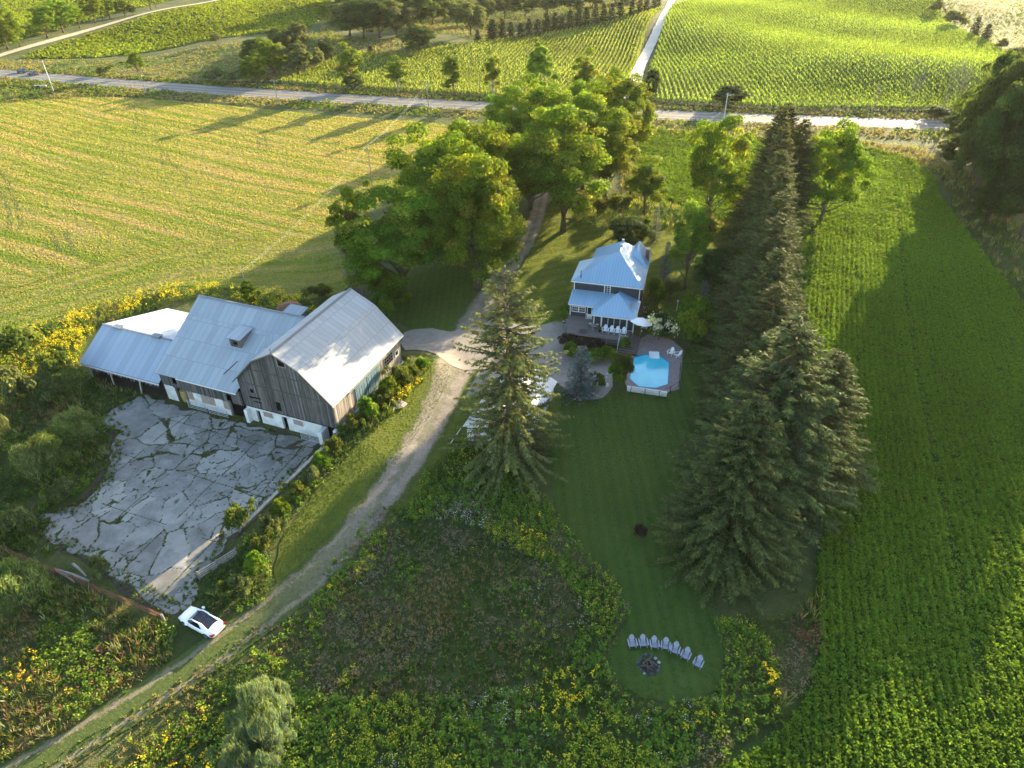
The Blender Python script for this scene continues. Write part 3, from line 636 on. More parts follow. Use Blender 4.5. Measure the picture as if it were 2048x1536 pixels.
# corn in rows
def corn(key, PP, per, dirv, step, seed, label, hgt_=2.1):
    PW = np.array(PG(PP)); r = np.random.default_rng(seed); dv = np.array(dirv)/np.linalg.norm(dirv); nv = np.array([dv[1], -dv[0]])
    a = PW@nv; b = PW@dv; A, B = np.meshgrid(np.arange(a.min(), a.max(), per), np.arange(b.min(), b.max(), step)); A = A.ravel(); B = B.ravel()+r.uniform(-.4, .4, A.size)*step
    A2 = A+1.6*np.sin(B/34.)+.10*r.normal(size=A.size); q = A2[:, None]*nv+B[:, None]*dv; ok = inpoly(q, PW); q = q[ok]
    u, v = PJ(np.c_[q, 0*q[:, :1]]); q = q[(u > -80) & (u < 2130) & (v > -40)]; edge = dpoly(q, PW) < 3.2; q = np.r_[q, q[edge]+r.uniform(-.6, .6, (edge.sum(), 2))]
    n = len(q); lf = lowf(q, 22, seed); i = np.repeat(np.arange(n), 5); N = len(i); hh = hgt_*(1+.10*lf+.08*r.normal(size=n))
    A3 = unit(np.c_[r.normal(0, .33, (N, 2)), np.ones(N)*.8]); zf = r.uniform(.25, .8, N); L = .85*r.uniform(.7, 1.3, N)
    C = np.c_[q[i]+r.normal(0, .12, (N, 2)), hz(q[i, 0], q[i, 1])+hh[i]*zf]+A3*(L*.25)[:, None]
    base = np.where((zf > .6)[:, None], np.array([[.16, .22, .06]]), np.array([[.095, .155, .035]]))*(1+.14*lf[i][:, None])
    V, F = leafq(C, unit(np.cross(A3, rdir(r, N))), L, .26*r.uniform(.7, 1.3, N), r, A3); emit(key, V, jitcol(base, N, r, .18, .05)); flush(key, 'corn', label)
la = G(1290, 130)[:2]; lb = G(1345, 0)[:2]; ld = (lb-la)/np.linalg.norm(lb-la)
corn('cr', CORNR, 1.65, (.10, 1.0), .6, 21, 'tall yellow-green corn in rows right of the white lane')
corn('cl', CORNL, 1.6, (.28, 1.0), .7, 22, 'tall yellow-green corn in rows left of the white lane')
# wild growth
GR = [(.065, .11, .022), (.085, .125, .028), (.055, .09, .025)]; DRY = [(.20, .17, .09), (.15, .12, .07), (.24, .20, .12)]; GOLD = [(.52, .42, .03), (.62, .46, .02), (.42, .40, .04)]
LIME = [(.12, .20, .028), (.155, .22, .035), (.09, .16, .028)]; ASTER = [(.6, .62, .62), (.5, .52, .48)]; REDB = [(.17, .09, .05), (.13, .08, .06)]; PALE = [(.20, .24, .13), (.16, .19, .09)]
def wild(key, px, dens, wts, seed, hs=1.0, world=False, clump=2.6):
    """mixed herbs: wts = dict(kind -> weight); kinds gather in drifts"""
    PW = np.asarray(px if world else PG(px), float); r = np.random.default_rng(seed); q = spread(PW, dens, r); kinds = list(wts); n = len(q)
    if n == 0: return
    sc = np.stack([np.log(max(wts[k], 1e-3))+1.5*lowf(q, clump*(1+.4*j), seed*7+j)+.45*r.gumbel(size=n) for j, k in enumerate(kinds)], 1); ch = sc.argmax(1)
    for j, k in enumerate(kinds):
        p = q[ch == j]
        if k == 'grass': blades(key, p, 6, .55*hs, .085, GR+LIME[:1]+DRY[:1], r)
        elif k == 'tall': blades(key, p, 8, 1.05*hs, .10, PALE+GR+DRY[:1], r, .35)
        elif k == 'dry': blades(key, p, 7, .8*hs, .07, DRY, r, .4)
        elif k == 'brown': tufts(key, p, 9, .8*hs, .2, .11, [(.16, .14, .095), (.21, .18, .125), (.12, .115, .07)], .4, r)
        elif k == 'herb': tufts(key, p, 11, .8*hs, .26, .16, GR+[(.06, .105, .03)], .42, r)
        elif k == 'lime': tufts(key, p, 11, 1.0*hs, .27, .16, LIME, .42, r)
        elif k == 'gold': tufts(key, p, 8, .85*hs, .26, .15, LIME+GR[:1], .4, r); tufts(key, p, 9, 1.2*hs, .19, .14, GOLD, .38, r, zlo=.72, up=.9)
        elif k == 'hint': tufts(key, p, 10, 1.0*hs, .26, .15, LIME, .42, r); tufts(key, p, 4, 1.15*hs, .15, .11, [(.33, .34, .035), (.40, .37, .03)], .36, r, zlo=.8, up=.9)
        elif k == 'aster': tufts(key, p, 9, .7*hs, .2, .12, [(.085, .10, .06), (.07, .09, .045)], .4, r); tufts(key, p, 9, .85*hs, .085, .08, ASTER, .42, r, zlo=.7, up=.7)
        elif k == 'red': tufts(key, p, 11, 1.1*hs, .24, .13, REDB+DRY[1:2], .45, r)
        elif k == 'far': tufts(key, p, 6, .9*hs, .62, .42, GR+LIME[:2]+DRY[:1], .9, r)
        elif k == 'fary': tufts(key, p, 6, .8*hs, .6, .35, DRY[::2]+[(.24, .24, .06)], .9, r)
wild('a', [(-60, 700), (0, 676), (100, 648), (220, 608), (330, 578), (430, 572), (540, 588), (620, 600), (640, 640), (560, 640), (480, 610), (395, 596), (335, 614), (198, 652), (160, 722), (170, 745), (60, 760), (-60, 790)], 5, dict(gold=2.2, lime=1.2, herb=1.2, hint=1.3, dry=.6, tall=.5), 31, 1.15)
flush('a', 'goldenrod', 'yellow goldenrod and weeds between the stubble field and the low shed')
wild('b', [(-80, 780), (60, 750), (165, 745), (215, 770), (290, 792), (262, 812), (212, 842), (222, 880), (212, 940), (165, 985), (95, 1022), (66, 1052), (80, 1085), (120, 1120), (60, 1110), (-80, 1070)], 5, dict(tall=1.6, herb=1.5, grass=1.4, lime=.8, hint=.25, dry=.3), 32, .95)
flush('b', 'tall_weeds', 'rank green weeds on the left of the cracked yard')
wild('c', [(-80, 1085), (0, 1100), (130, 1168), (240, 1215), (330, 1246), (352, 1262), (350, 1300), (322, 1345), (230, 1400), (120, 1470), (0, 1530), (-80, 1560)], 6, dict(tall=1.4, herb=1.3, lime=1.0, dry=1.2, red=.7, gold=.14, grass=.9, hint=.3), 33, .95)
flush('c', 'tall_weeds', 'mixed brown and green weeds below the rusty rail')
wild('d', [(130, 1600), (260, 1470), (360, 1400), (450, 1345), (540, 1275), (640, 1185), (720, 1105), (800, 1030), (850, 1000), (830, 1060), (720, 1160), (620, 1270), (560, 1350), (540, 1480), (560, 1600)], 5, dict(grass=2.2, dry=.9, lime=.9, herb=.8, hint=.4, gold=.25), 34, .7)
wild('d', [(440, 1330), (560, 1340), (640, 1420), (600, 1540), (400, 1600), (250, 1580), (300, 1490), (380, 1420)], 4, dict(gold=.3, hint=.8, lime=1.2, herb=1.5, red=.3), 44, 1.0)
flush('d', 'rough_grass', 'rough grass and yellow flowers right of the two-track lane')
wild('e', [(600, 1235), (500, 1255), (420, 1318), (330, 1378), (240, 1434), (140, 1496), (40, 1552), (90, 1570), (190, 1510), (300, 1440), (400, 1372), (500, 1305), (590, 1255)], 7, dict(grass=2, dry=1.1), 55, .42)
wild('e', [(800, 1060), (700, 1150), (600, 1260), (580, 1340), (640, 1400), (900, 1420), (1080, 1380), (1180, 1290), (1150, 1180), (1060, 1110), (940, 1060)], 9, dict(brown=2.2, dry=1.6, grass=2.0, aster=.10, hint=.5, lime=.6, herb=.9), 35, .6)
wild('e', [(760, 1010), (660, 1130), (560, 1260), (540, 1340), (620, 1440), (900, 1470), (1120, 1430), (1240, 1300), (1210, 1180), (1100, 1080), (940, 1010)], 3, dict(brown=1.6, dry=1.2, grass=2.0, hint=.5, lime=.5, herb=1.0), 135, .7, clump=1.6)
flush('e', 'dry_herbs', 'thin brown and grey herbs in the middle of the meadow')
wild('f', [(815, 1040), (850, 950), (925, 885), (965, 905), (1010, 930), (1100, 1010), (1160, 1095), (1225, 1165), (1262, 1228), (1222, 1275), (1210, 1320), (1232, 1370), (1310, 1412), (1400, 1405), (1442, 1370), (1448, 1300), (1420, 1240), (1470, 1240), (1530, 1280), (1570, 1360), (1545, 1450), (1440, 1520), (1320, 1600), (560, 1600), (570, 1380), (700, 1400), (900, 1400), (1060, 1380), (1150, 1300), (1170, 1220), (1120, 1150), (1040, 1105), (930, 1050)], 7, dict(hint=1.5, lime=1.8, herb=1.3, gold=.38, aster=.33, brown=.5, grass=.3), 36, 1.1)
flush('f', 'goldenrod', 'belt of lime-green goldenrod and white asters round the fire pit lawn')
wild('g', [(868, 722), (820, 722), (770, 768), (740, 800), (690, 868), (640, 930), (560, 1010), (482, 1090), (415, 1150), (395, 1195), (420, 1228), (490, 1225), (548, 1196), (540, 1120), (590, 1035), (660, 950), (740, 870), (800, 815), (850, 760)], 6, dict(herb=1.6, lime=1.3, hint=.6, tall=.7, red=.35, gold=.3, aster=.25), 37, 1.0)
flush('g', 'hedge_herbs', 'leafy weeds along the retaining wall beside the barn')
def rw(x0, x1, d0, d1, n=40):
    xs = np.linspace(x0, x1, n); b = np.stack([xs, road_y(xs)], 1); return np.r_[off(b, d0), off(b, d1)[::-1]]
wild('h', rw(-330, 230, 5.2, 16), .9, dict(far=2, fary=2), 38, 1.0, True, 9); wild('h', rw(-330, 230, -5.2, -11), 1.1, dict(far=2, fary=1.2), 39, 1.1, True, 9)
flush('h', 'verge_grass', 'rough grass verges along both sides of the highway')
wild('i', [(-150, 160), (0, 122), (130, 120), (260, 122), (400, 94), (540, 82), (660, 60), (700, 80), (700, 120), (600, 160), (480, 170), (300, 162), (0, 136)], .5, dict(far=1.5, fary=2.6), 40, 1.1, False, 14)
wild('i', [(640, 62), (700, 60), (900, 70), (1000, 90), (1000, 60), (1240, 45), (1330, -20), (700, -40), (650, 20)], .45, dict(far=2.6, fary=1.2), 56, 1.1, False, 14)
wild('i', [(660, 70), (700, 78), (960, 90), (950, 96), (820, 118), (700, 118), (600, 160), (640, 120)], .6, dict(far=2.6, fary=1.0), 57, 1.1, False, 14)
wild('i', [(1850, -60), (2300, -60), (2300, 180), (2060, 130), (1990, 95), (1890, 50)], .35, dict(far=1.6, fary=2.0), 58, .9, False, 20)
wild('i', [(-160, 160), (0, 162), (200, 178), (330, 194), (180, 194), (0, 206), (-160, 214)], .9, dict(far=2.4, fary=1.2), 59, 1.0, False, 9)
flush('i', 'tall_grass', 'tall dry grass in the meadow beyond the highway')
wild('j', [(1150, 385), (1240, 395), (1262, 390), (1440, 438), (1520, 452), (1500, 470), (1440, 462), (1300, 450), (1235, 442), (1180, 420)], 3, dict(tall=1.3, herb=1.5, lime=1.0, dry=.9, hint=.5), 41, 1.3)
wild('j', [(1250, 240), (1270, 256), (1530, 272), (1700, 282), (1850, 300), (1900, 345), (1880, 350), (1800, 318), (1700, 296), (1500, 284), (1280, 268), (1275, 385), (1240, 390)], 2.2, dict(fary=1.2, tall=1.5, dry=1.5, herb=1.2), 42, 1.2)
flush('j', 'tall_grass', 'tall grass margins round the small field behind the house')
wild('k', [(1870, 330), (1925, 460), (2010, 565), (2130, 705), (2200, 660), (2060, 480), (1960, 380), (1920, 330)], 2, dict(tall=1.5, herb=2, red=.5), 43, 1.3)
wild('k', [(1480, 1225), (1560, 1235), (1655, 1180), (1640, 1290), (1605, 1395), (1540, 1470), (1560, 1360), (1525, 1280)], 6, dict(herb=2, brown=1.4, tall=.6, red=.5, lime=.4), 45, 1.2)
flush('k', 'undergrowth', 'dark undergrowth at the foot of the woods and the spruces')

# short grass and stubble as standing blades, so the low sun lights it as it does in a real sward
def sward(key, PW, dens, hh, ww, colfn, seed, far=None, excl=()):
    r = np.random.default_rng(seed); PW = np.asarray(PW, float); q = spread(PW, dens, r)
    for E in excl: q = q[~inpoly(q, E)]
    if far: D = np.hypot(q[:, 0], q[:, 1]); q = q[r.random(len(q)) < np.clip((far/D)**1.2, .1, 1)]; D = np.hypot(q[:, 0], q[:, 1]); s = np.clip(D/far, 1, 2.4)
    else: s = np.ones(len(q))
    n = len(q); A = unit(np.c_[r.normal(0, .35, (n, 2)), np.ones(n)]); L = hh*s**.5*r.uniform(.7, 1.4, n); C = np.c_[q, hz(q[:, 0], q[:, 1])+.03]+A*L[:, None]*.42
    B = unit(np.c_[r.normal(size=(n, 2)), np.zeros(n)]); V, F = leafq(C, unit(np.cross(A, B)), L, ww*s*r.uniform(.7, 1.4, n), r, A); emit(key, V, jitcol(colfn(q), n, r, .09, .03)); print(key, n)
def lawncol(dark=(.085, .135, .022), light=(.115, .165, .03), per=1.15, ang=0):
    a, b = np.array(dark), np.array(light); ca, sa = math.cos(ang), math.sin(ang)
    def f(q): w = .5+.5*np.sign(np.sin(2*np.pi*(q[:, 0]*ca+q[:, 1]*sa)/(2*per))); k = np.clip(w*.75+.12*lowf(q, 6, 3), 0, 1)[:, None]; return a*(1-k)+b*k
    return f
def mpoly(px): return np.array(PG(px))
L1 = [(1205, 800), (1235, 780), (1260, 795), (1345, 795), (1370, 700), (1390, 690), (1400, 560), (1500, 560), (1470, 700), (1450, 900), (1430, 1100), (1425, 1240), (1445, 1300), (1435, 1370), (1400, 1398), (1310, 1404), (1240, 1366), (1216, 1320), (1224, 1285), (1266, 1235), (1228, 1165), (1168, 1100), (1124, 1050), (1105, 960), (1095, 850), (1135, 805)]
L2 = [(1088, 430), (1110, 402), (1180, 417), (1260, 447), (1300, 442), (1478, 450), (1498, 560), (1400, 600), (1345, 680), (1300, 670), (1290, 560), (1145, 635), (1110, 650), (1050, 645), (985, 636), (972, 630), (1016, 560), (1068, 480)]
L3 = [(898, 727), (900, 760), (866, 825), (790, 932), (726, 1016), (646, 1106), (575, 1175), (548, 1160), (563, 1080), (625, 990), (700, 905), (780, 830), (815, 770), (850, 725)]
L4 = [(1032, 470), (985, 540), (938, 636), (900, 660), (830, 655), (770, 635), (740, 600), (800, 560), (900, 520), (980, 440)]
L5 = [(890, 835), (925, 800), (1095, 870), (1000, 900), (900, 930), (845, 985), (765, 1065), (700, 1120), (690, 1110), (750, 1040), (850, 925)]
fpxy = G(1298, 1330)[:2]; fc = [fpxy+1.5*np.array([math.cos(a), math.sin(a)]) for a in np.linspace(0, 6.28, 12, endpoint=False)]
house_excl = [np.array([HF.P(*c)[:2] for c in ((.2, -3), (11, -6), (11, 12.8), (.3, 12.8))])]
sward('mown', mpoly(L1), 38, .085, .11, lawncol((.07, .12, .022), (.125, .185, .035), 1.5), 61, excl=[fc]); sward('mown', mpoly(L2), 34, .09, .13, lawncol((.095, .145, .024), (.18, .225, .04), 1.15, math.radians(90+22)), 62, excl=house_excl)
AP = np.array(PG([(800, 664), (860, 655), (905, 668), (955, 640), (995, 690), (965, 742), (905, 735), (882, 714), (840, 700), (806, 703)]))
sward('mown', mpoly(L3), 40, .10, .12, lawncol((.11, .155, .025), (.15, .19, .035), 9), 63, excl=[AP]); sward('mown', mpoly(L4), 30, .09, .13, lawncol((.09, .14, .022), (.12, .17, .03)), 64, excl=[AP]); sward('mown', mpoly(L5), 30, .11, .13, lawncol((.08, .12, .025), (.12, .15, .04), 7), 65)
flush('mown', 'mown_grass', 'short mown grass of the lawns round the house and drive')
FW_ = smooth_poly(np.array(PG(FIELD)), 2)
def stubcol(q):
    s = stub_sc(q)+1.2*lowf(q, 18, 5); rr_ = np.random.default_rng(3); w = np.zeros(len(q))
    for i in range(14): lam = rr_.uniform(1.3, 8); w += rr_.uniform(.5, 1)*np.sin(2*np.pi*s/lam+rr_.uniform(0, 6.28)+.6*lowf(q, 25, 30+i))
    k = np.clip(.5+w*.19+.14*lowf(q, 30, 8)+.04*lowf(q, 3, 9), 0, 1)[:, None]; g, t = np.array([.13, .195, .035]), np.array([.32, .28, .145]); m = np.array([.22, .25, .078])
    near = np.clip((dpoly(q, HEAD, False) < 22)*.35, 0, 1)[:, None]; k = k*(1-near); return np.where(k < .5, g+(m-g)*k*2, m+(t-m)*(k*2-1))
sward('stub', FW_, 26, .12, .20, stubcol, 66, far=110); flush('stub', 'stubble', 'cut stubble and regrowth in long windrows across the big field')

M['rut'] = groundmat('wheel_rut', [(.3, (.05, .075, .02)), (.7, (.10, .11, .04))], .2, 1, 6, .05)
for a in ([(-10, 330), (14, 360), (30, 400), (40, 430), (44, 450), (38, 462)], [(-20, 352), (2, 372), (14, 405), (22, 440), (20, 462)], [(102, 462), (112, 480), (122, 505)], [(130, 462), (142, 485), (150, 512)]): strip('wheel_track', a, [.8]*len(a), M['rut'], .10, 1.0, jit=.15, ncross=2)
for a in ([(518, 262), (532, 275), (534, 300)], [(505, 265), (518, 278), (520, 302)], [(325, 300), (322, 318), (330, 330)], [(338, 300), (336, 316), (346, 330), (375, 350), (372, 372)], [(268, 215), (276, 228), (275, 252), (262, 272)], [(283, 216), (291, 230), (290, 254), (277, 275)]): strip('wheel_track', a, [.6]*len(a), M['rut'], .10, 1.5, jit=.1, ncross=2)
# ------------------------------------------------------------ cracked concrete yard
YARD = [(280, 786), (330, 800), (355, 812), (455, 838), (500, 848), (560, 862), (640, 882), (640, 900), (480, 1068), (470, 1085), (420, 1135), (400, 1165), (395, 1195), (372, 1225), (345, 1238), (300, 1215), (232, 1168), (190, 1130), (110, 1095), (62, 1055), (80, 1030), (150, 1008), (180, 988), (205, 960), (218, 900), (235, 868), (198, 852), (215, 822), (258, 803)]
YW = np.array(PG(YARD)); r = np.random.default_rng(8)
sheet('yard_dirt', [(p[0]+(-8 if p[0] < 330 else 0), p[1]) for p in YARD], M['dirt'], .0, 1, .3)
st = .15; x0, y0 = YW.min(0); x1, y1 = YW.max(0); gx = np.arange(x0, x1, st); gy = np.arange(y0, y1, st); X, Y = np.meshgrid(gx, gy); q = np.stack([X.ravel(), Y.ravel()], 1)
wq = q+.35*np.stack([lowf(q, 1.6, 1), lowf(q, 1.6, 2)], 1)+.10*np.stack([lowf(q, .45, 3), lowf(q, .45, 4)], 1)
def vor(q, seeds):
    d1 = np.full(len(q), 1e9); d2 = d1.copy(); k = np.zeros(len(q), int)
    for i, s in enumerate(seeds):
        d = np.hypot(q[:, 0]-s[0], q[:, 1]-s[1]); m = d < d1; d2 = np.where(m, d1, np.minimum(d2, d)); k = np.where(m, i, k); d1 = np.where(m, d, d1)
    return d1, d2, k
nb = int((x1-x0)*(y1-y0)/15); ns = int((x1-x0)*(y1-y0)/2.2)
a1, a2, ka = vor(wq, r.uniform([x0, y0], [x1, y1], (nb, 2))); b1, b2, kb = vor(wq*1.0, r.uniform([x0, y0], [x1, y1], (ns, 2)))
wv = .55+.5*lowf(q, 5, 6); big = np.clip(1-(a2-a1)/np.clip(.07+.17*wv, .05, 1), 0, 1); sm = np.clip(1-(b2-b1)/.11, 0, 1)*(lowf(q, 6, 12) > .0)*.75
gs, gt = (q-BF.o)@BF.u, (q-BF.o)@BF.v; jn = np.maximum(np.clip(1-np.abs(np.mod(gs+.08*lowf(q, 3, 40), 6.2)-3.1)/.13, 0, 1), np.clip(1-np.abs(np.mod(gt+.08*lowf(q, 3, 41), 7.4)-3.7)/.13, 0, 1))*(lowf(q, 4, 42) > -.6)*.8
crk = np.maximum(np.maximum(big, sm), jn); e = dpoly(q, YW); ins = inpoly(q, YW)
crk = np.maximum(crk, np.clip(1-(e+.35*lowf(q, 1.2, 15))/.5, 0, 1)*(e < 1.4)); patch = np.clip((lowf(q, 3.5, 17)-1.55)*4, 0, 1); crk = np.maximum(crk, patch)
tint = r.normal(0, .07, nb)[ka]+r.normal(0, .03, ns)[kb]; z = .07-.09*crk+r.uniform(-.012, .012, nb)[ka]
nx, ny = len(gx), len(gy); I = np.arange(nx*ny).reshape(ny, nx); Fq = np.stack([I[:-1, :-1], I[:-1, 1:], I[1:, 1:], I[1:, :-1]], -1).reshape(-1, 4)
Fq = Fq[ins[Fq].all(1)]; use = np.unique(Fq); mp = np.full(nx*ny, -1); mp[use] = np.arange(len(use))
me = np_mesh('concrete_yard', np.c_[q, z][use], mp[Fq], smooth=True); at = me.attributes.new('crk', 'FLOAT', 'POINT'); at.data.foreach_set('value', crk[use].astype(np.float32))
at = me.attributes.new('tint', 'FLOAT', 'POINT'); at.data.foreach_set('value', tint[use].astype(np.float32))
m, nt, bs, out = newmat('cracked_concrete'); v = coords(nt); A = nn(nt, 'ShaderNodeAttribute', attribute_name='crk').outputs['Fac']; T = nn(nt, 'ShaderNodeAttribute', attribute_name='tint').outputs['Fac']
n1 = noise(nt, v, .5, 6, .65); n2 = noise(nt, v, 7, 4, .7); f = mth(nt, 'ADD', mth(nt, 'ADD', mth(nt, 'MULTIPLY', n1, .7), mth(nt, 'MULTIPLY', n2, .3)), T)
cc_ = ramp(nt, f, [(.3, (.15, .143, .13)), (.5, (.24, .228, .208)), (.7, (.325, .305, .275))]); gr = ramp(nt, n2, [(.35, (.035, .04, .02)), (.65, (.075, .085, .03))])
lk(nt, mix(nt, ramp(nt, mth(nt, 'ADD', A, mth(nt, 'MULTIPLY', mth(nt, 'SUBTRACT', n2, .5), .5)), [(.34, 0.), (.5, 1.)]), cc_, gr), bs.inputs['Base Color'])
bs.inputs['Roughness'].default_value = .9; bs.inputs['Specular IOR Level'].default_value = .2; bump(nt, n2, .5, .02, bs)
tag(link_mesh('concrete_yard', me, m), kind='structure')
ok = ins & (crk > .62) & (lowf(q, 2.5, 22) > -.2); p = q[ok]; p = p[r.random(len(p)) < .6]; blades('yg', p, 6, .2, .055, GR+LIME[:1]+DRY[:1], r)
ok = ins & (patch > .5); p = q[ok]; p = p[r.random(len(p)) < .15]; tufts('yg', p, 8, .3, .14, .09, GR+LIME[:1], .25, r); ok = ins & (e < 1.6) & (gt < -6); p = q[ok]; p = p[r.random(len(p)) < .10]; blades('yg', p, 7, .45, .07, GR+LIME[:1]+DRY[:1], r); tufts('yg', p[::3], 9, .5, .2, .12, GR+LIME[:1], .35, r); low = ins & (gs < -14) & (gt < -14) & (lowf(q, 2.2, 50) > .35); p = q[low]; p = p[r.random(len(p)) < .05]; blades('yg', p, 6, .3, .06, GR+DRY[:1], r)
flush('yg', 'crack_grass', 'grass and weeds growing in the cracks of the concrete yard')

# ------------------------------------------------------------ building helpers
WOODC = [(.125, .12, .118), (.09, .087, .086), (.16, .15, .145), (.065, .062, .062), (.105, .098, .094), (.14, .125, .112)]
def planks(mb, fr, s0, s1, t, zb, zt, w=.24, th=.05, holes=(), axis='s', cols=WOODC, r=None, gap=.0):
    """upright boards along the s (or t) axis; zb/zt give bottom and top at a place"""
    r = r or R_; s = s0
    while s < s1-1e-3:
        e = min(s1, s+w*r.uniform(.75, 1.25)); c0 = r.choice(cols); k = r.uniform(.78, 1.2); c = tuple(x*k for x in c0); d = r.uniform(0, .018)
        cuts = [(None, None)]; mid = (s+e)/2; zs = [(lambda a: zb(a)+r.uniform(-.03, .03), None)]
        hs = sorted([(h[2], h[3]) for h in holes if h[0] <= mid <= h[1]]); segs = []; low = None
        for (a, b) in hs: segs.append((low, a)); low = b
        segs.append((low, None))
        jb = r.uniform(-.05, .05)
        for (a, b) in segs:
            p0 = zb(s)+jb if a is None else a; p1 = zb(e)+jb if a is None else a; q0 = zt(s) if b is None else b; q1 = zt(e) if b is None else b
            if min(q0-p0, q1-p1) < .01: continue
            g = .012
            if axis == 's':
                B = [fr.P(s+g, t-d, p0), fr.P(e-g, t-d, p1), fr.P(e-g, t-d+th, p1), fr.P(s+g, t-d+th, p0)]; T_ = [fr.P(s+g, t-d, q0), fr.P(e-g, t-d, q1), fr.P(e-g, t-d+th, q1), fr.P(s+g, t-d+th, q0)]
            else:
                B = [fr.P(t+d-th, s+g, p0), fr.P(t+d, s+g, p0), fr.P(t+d, e-g, p1), fr.P(t+d-th, e-g, p1)]; T_ = [fr.P(t+d-th, s+g, q0), fr.P(t+d, s+g, q0), fr.P(t+d, e-g, q1), fr.P(t+d-th, e-g, q1)]
            mb.hexa(B, T_, c)
        s = e
def bx(name, fr, a0, a1, b0, b1, z0, z1, mat, parent, c=(.5, .5, .5), bevel=0):
    m = MB(); m.fbox(fr, a0, a1, b0, b1, z0, z1, c); return m.build(name, mat, parent, bevel=bevel)
C1 = lambda z: (lambda s: z)
# ------------------------------------------------------------ main barn (gambrel)
SW, TL, ZE, ZK, DK, ZR = 7.32, 16.5, 6.53, 10.5, 3.4, 12.3
barn = empty('gambrel_barn', BF.P(0, TL/2, 0), 0, 'weathered board barn with a gambrel tin roof', 'barn')
def ztop(s): a = abs(s); return ZK+(ZR-ZK)*(DK-a)/DK-.15 if a < DK else ZE+(ZK-ZE)*(SW-a)/(SW-DK)-.15
holes = [(.15, 1.25, 10.3, 11.45), (-5.4, -4.9, 4.9, 5.5), (-5.9, -4.0, 4.05, 4.3), (-5.3, -4.1, 3.45, 3.65), (-1.7, -1.1, 3.0, 4.4), (-5.6, -5.2, 3.95, 4.6)]
mb = MB(); hs = SW-.3
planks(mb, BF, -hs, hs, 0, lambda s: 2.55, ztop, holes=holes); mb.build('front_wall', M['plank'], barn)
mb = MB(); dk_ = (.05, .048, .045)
for a, b, z in ((-4.9, 4.9, 8.7), (-7.0, 7.0, 6.35)): mb.fbox(BF, a, b, -.10, -.045, z-.06, z+.06, (.11, .10, .095))
mb.build('wall_beam', M['plank'], barn)
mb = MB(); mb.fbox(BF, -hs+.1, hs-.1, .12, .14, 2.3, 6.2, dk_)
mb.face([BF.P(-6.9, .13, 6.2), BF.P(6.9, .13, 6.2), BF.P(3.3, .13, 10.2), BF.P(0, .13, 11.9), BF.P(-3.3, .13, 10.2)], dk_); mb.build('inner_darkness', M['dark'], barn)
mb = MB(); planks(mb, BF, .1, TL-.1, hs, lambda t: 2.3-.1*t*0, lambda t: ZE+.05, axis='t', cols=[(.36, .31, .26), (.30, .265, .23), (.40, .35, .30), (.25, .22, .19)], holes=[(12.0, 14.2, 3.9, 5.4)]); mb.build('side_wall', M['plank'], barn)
bx('inner_panel', BF, hs-.16, hs-.07, .1, TL-.1, 2.0, ZE-.1, M['dark'], barn)  # near-black sheet behind the boards, interior shade given as colour
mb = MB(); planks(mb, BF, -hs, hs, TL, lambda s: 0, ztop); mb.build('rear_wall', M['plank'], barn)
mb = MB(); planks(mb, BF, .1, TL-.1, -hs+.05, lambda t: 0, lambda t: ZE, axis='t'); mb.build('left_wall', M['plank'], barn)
# roof: four sheets, thick, with eave overhang
roof = MB(); O = .45
pts = [(-SW-.1, ZE-.1), (-DK, ZK), (0, ZR), (DK, ZK), (SW+.1, ZE-.1)]
for i in range(4):
    (a, za), (b, zb_) = pts[i], pts[i+1]; A0, A1 = BF.P(a, -O, za), BF.P(a, TL+O, za); B0, B1 = BF.P(b, -O, zb_), BF.P(b, TL+O, zb_)
    roof.slab([A0, A1, B1, B0] if i < 2 else [B0, B1, A1, A0], .08)
rf = roof.build('roof', M['tin_old'], barn)
mb = MB(); mb.beam(BF.P(0, -O-.02, ZR+.05), BF.P(0, TL+O, ZR+.05), .34, .07); mb.build('ridge_cap', M['tin_old'], rf)
mb = MB()
for i in range(4): mb.beam(BF.P(pts[i][0], -O-.03, pts[i][1]-.1), BF.P(pts[i+1][0], -O-.03, pts[i+1][1]-.1), .05, .16, (.16, .15, .14))
mb.build('barge_board', M['plank'], rf)
bx('eave_trim', BF, SW+.02, SW+.12, -O, TL+O, ZE-.32, ZE-.16, M['white'], rf)
mb = MB(); mb.tube([BF.P(0, -O, ZR), BF.P(0, -O, ZR+.75)], [.03, .02], 5); mb.beam(BF.P(-.15, -O, ZR+.45), BF.P(.15, -O, ZR+.45), .03, .03); mb.build('lightning_rod', M['black'], rf)
# whitewashed foundation, boarded windows and doors
fd = MB(); 
for a, b in ((-7.0, -5.6), (-4.95, -1.55), (-.75, 4.6)): fd.fbox(BF, a, b, .16, .5, -.1, 2.62)
fd.fbox(BF, -5.6, -4.95, .16, .5, 1.9, 2.62); fd.fbox(BF, -1.55, -.75, .16, .5, 2.0, 2.62); fd = fd.build('foundation_wall', M['whitewash'], barn)
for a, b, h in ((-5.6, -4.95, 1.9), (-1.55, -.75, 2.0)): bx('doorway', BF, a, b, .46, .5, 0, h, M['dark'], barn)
for a, b in ((-4.4, -2.9), (.25, 1.75)):
    w = bx('boarded_window', BF, a, b, .12, .17, 1.25, 2.1, M['tan'], barn); mb = MB()
    for x in (a-.06, b): mb.fbox(BF, x, x+.06, .10, .165, 1.2, 2.15)
    mb.fbox(BF, a, b, .10, .165, 1.19, 1.25); mb.fbox(BF, a, b, .10, .165, 2.1, 2.16); mb.build('frame', M['white'], w)
bx('buttress', BF, 4.6, 5.2, -.9, .5, -.1, 2.0, M['whitewash'], barn); bx('buttress', BF, -7.0, -6.5, -.5, .15, -.1, 2.0, M['whitewash'], barn)
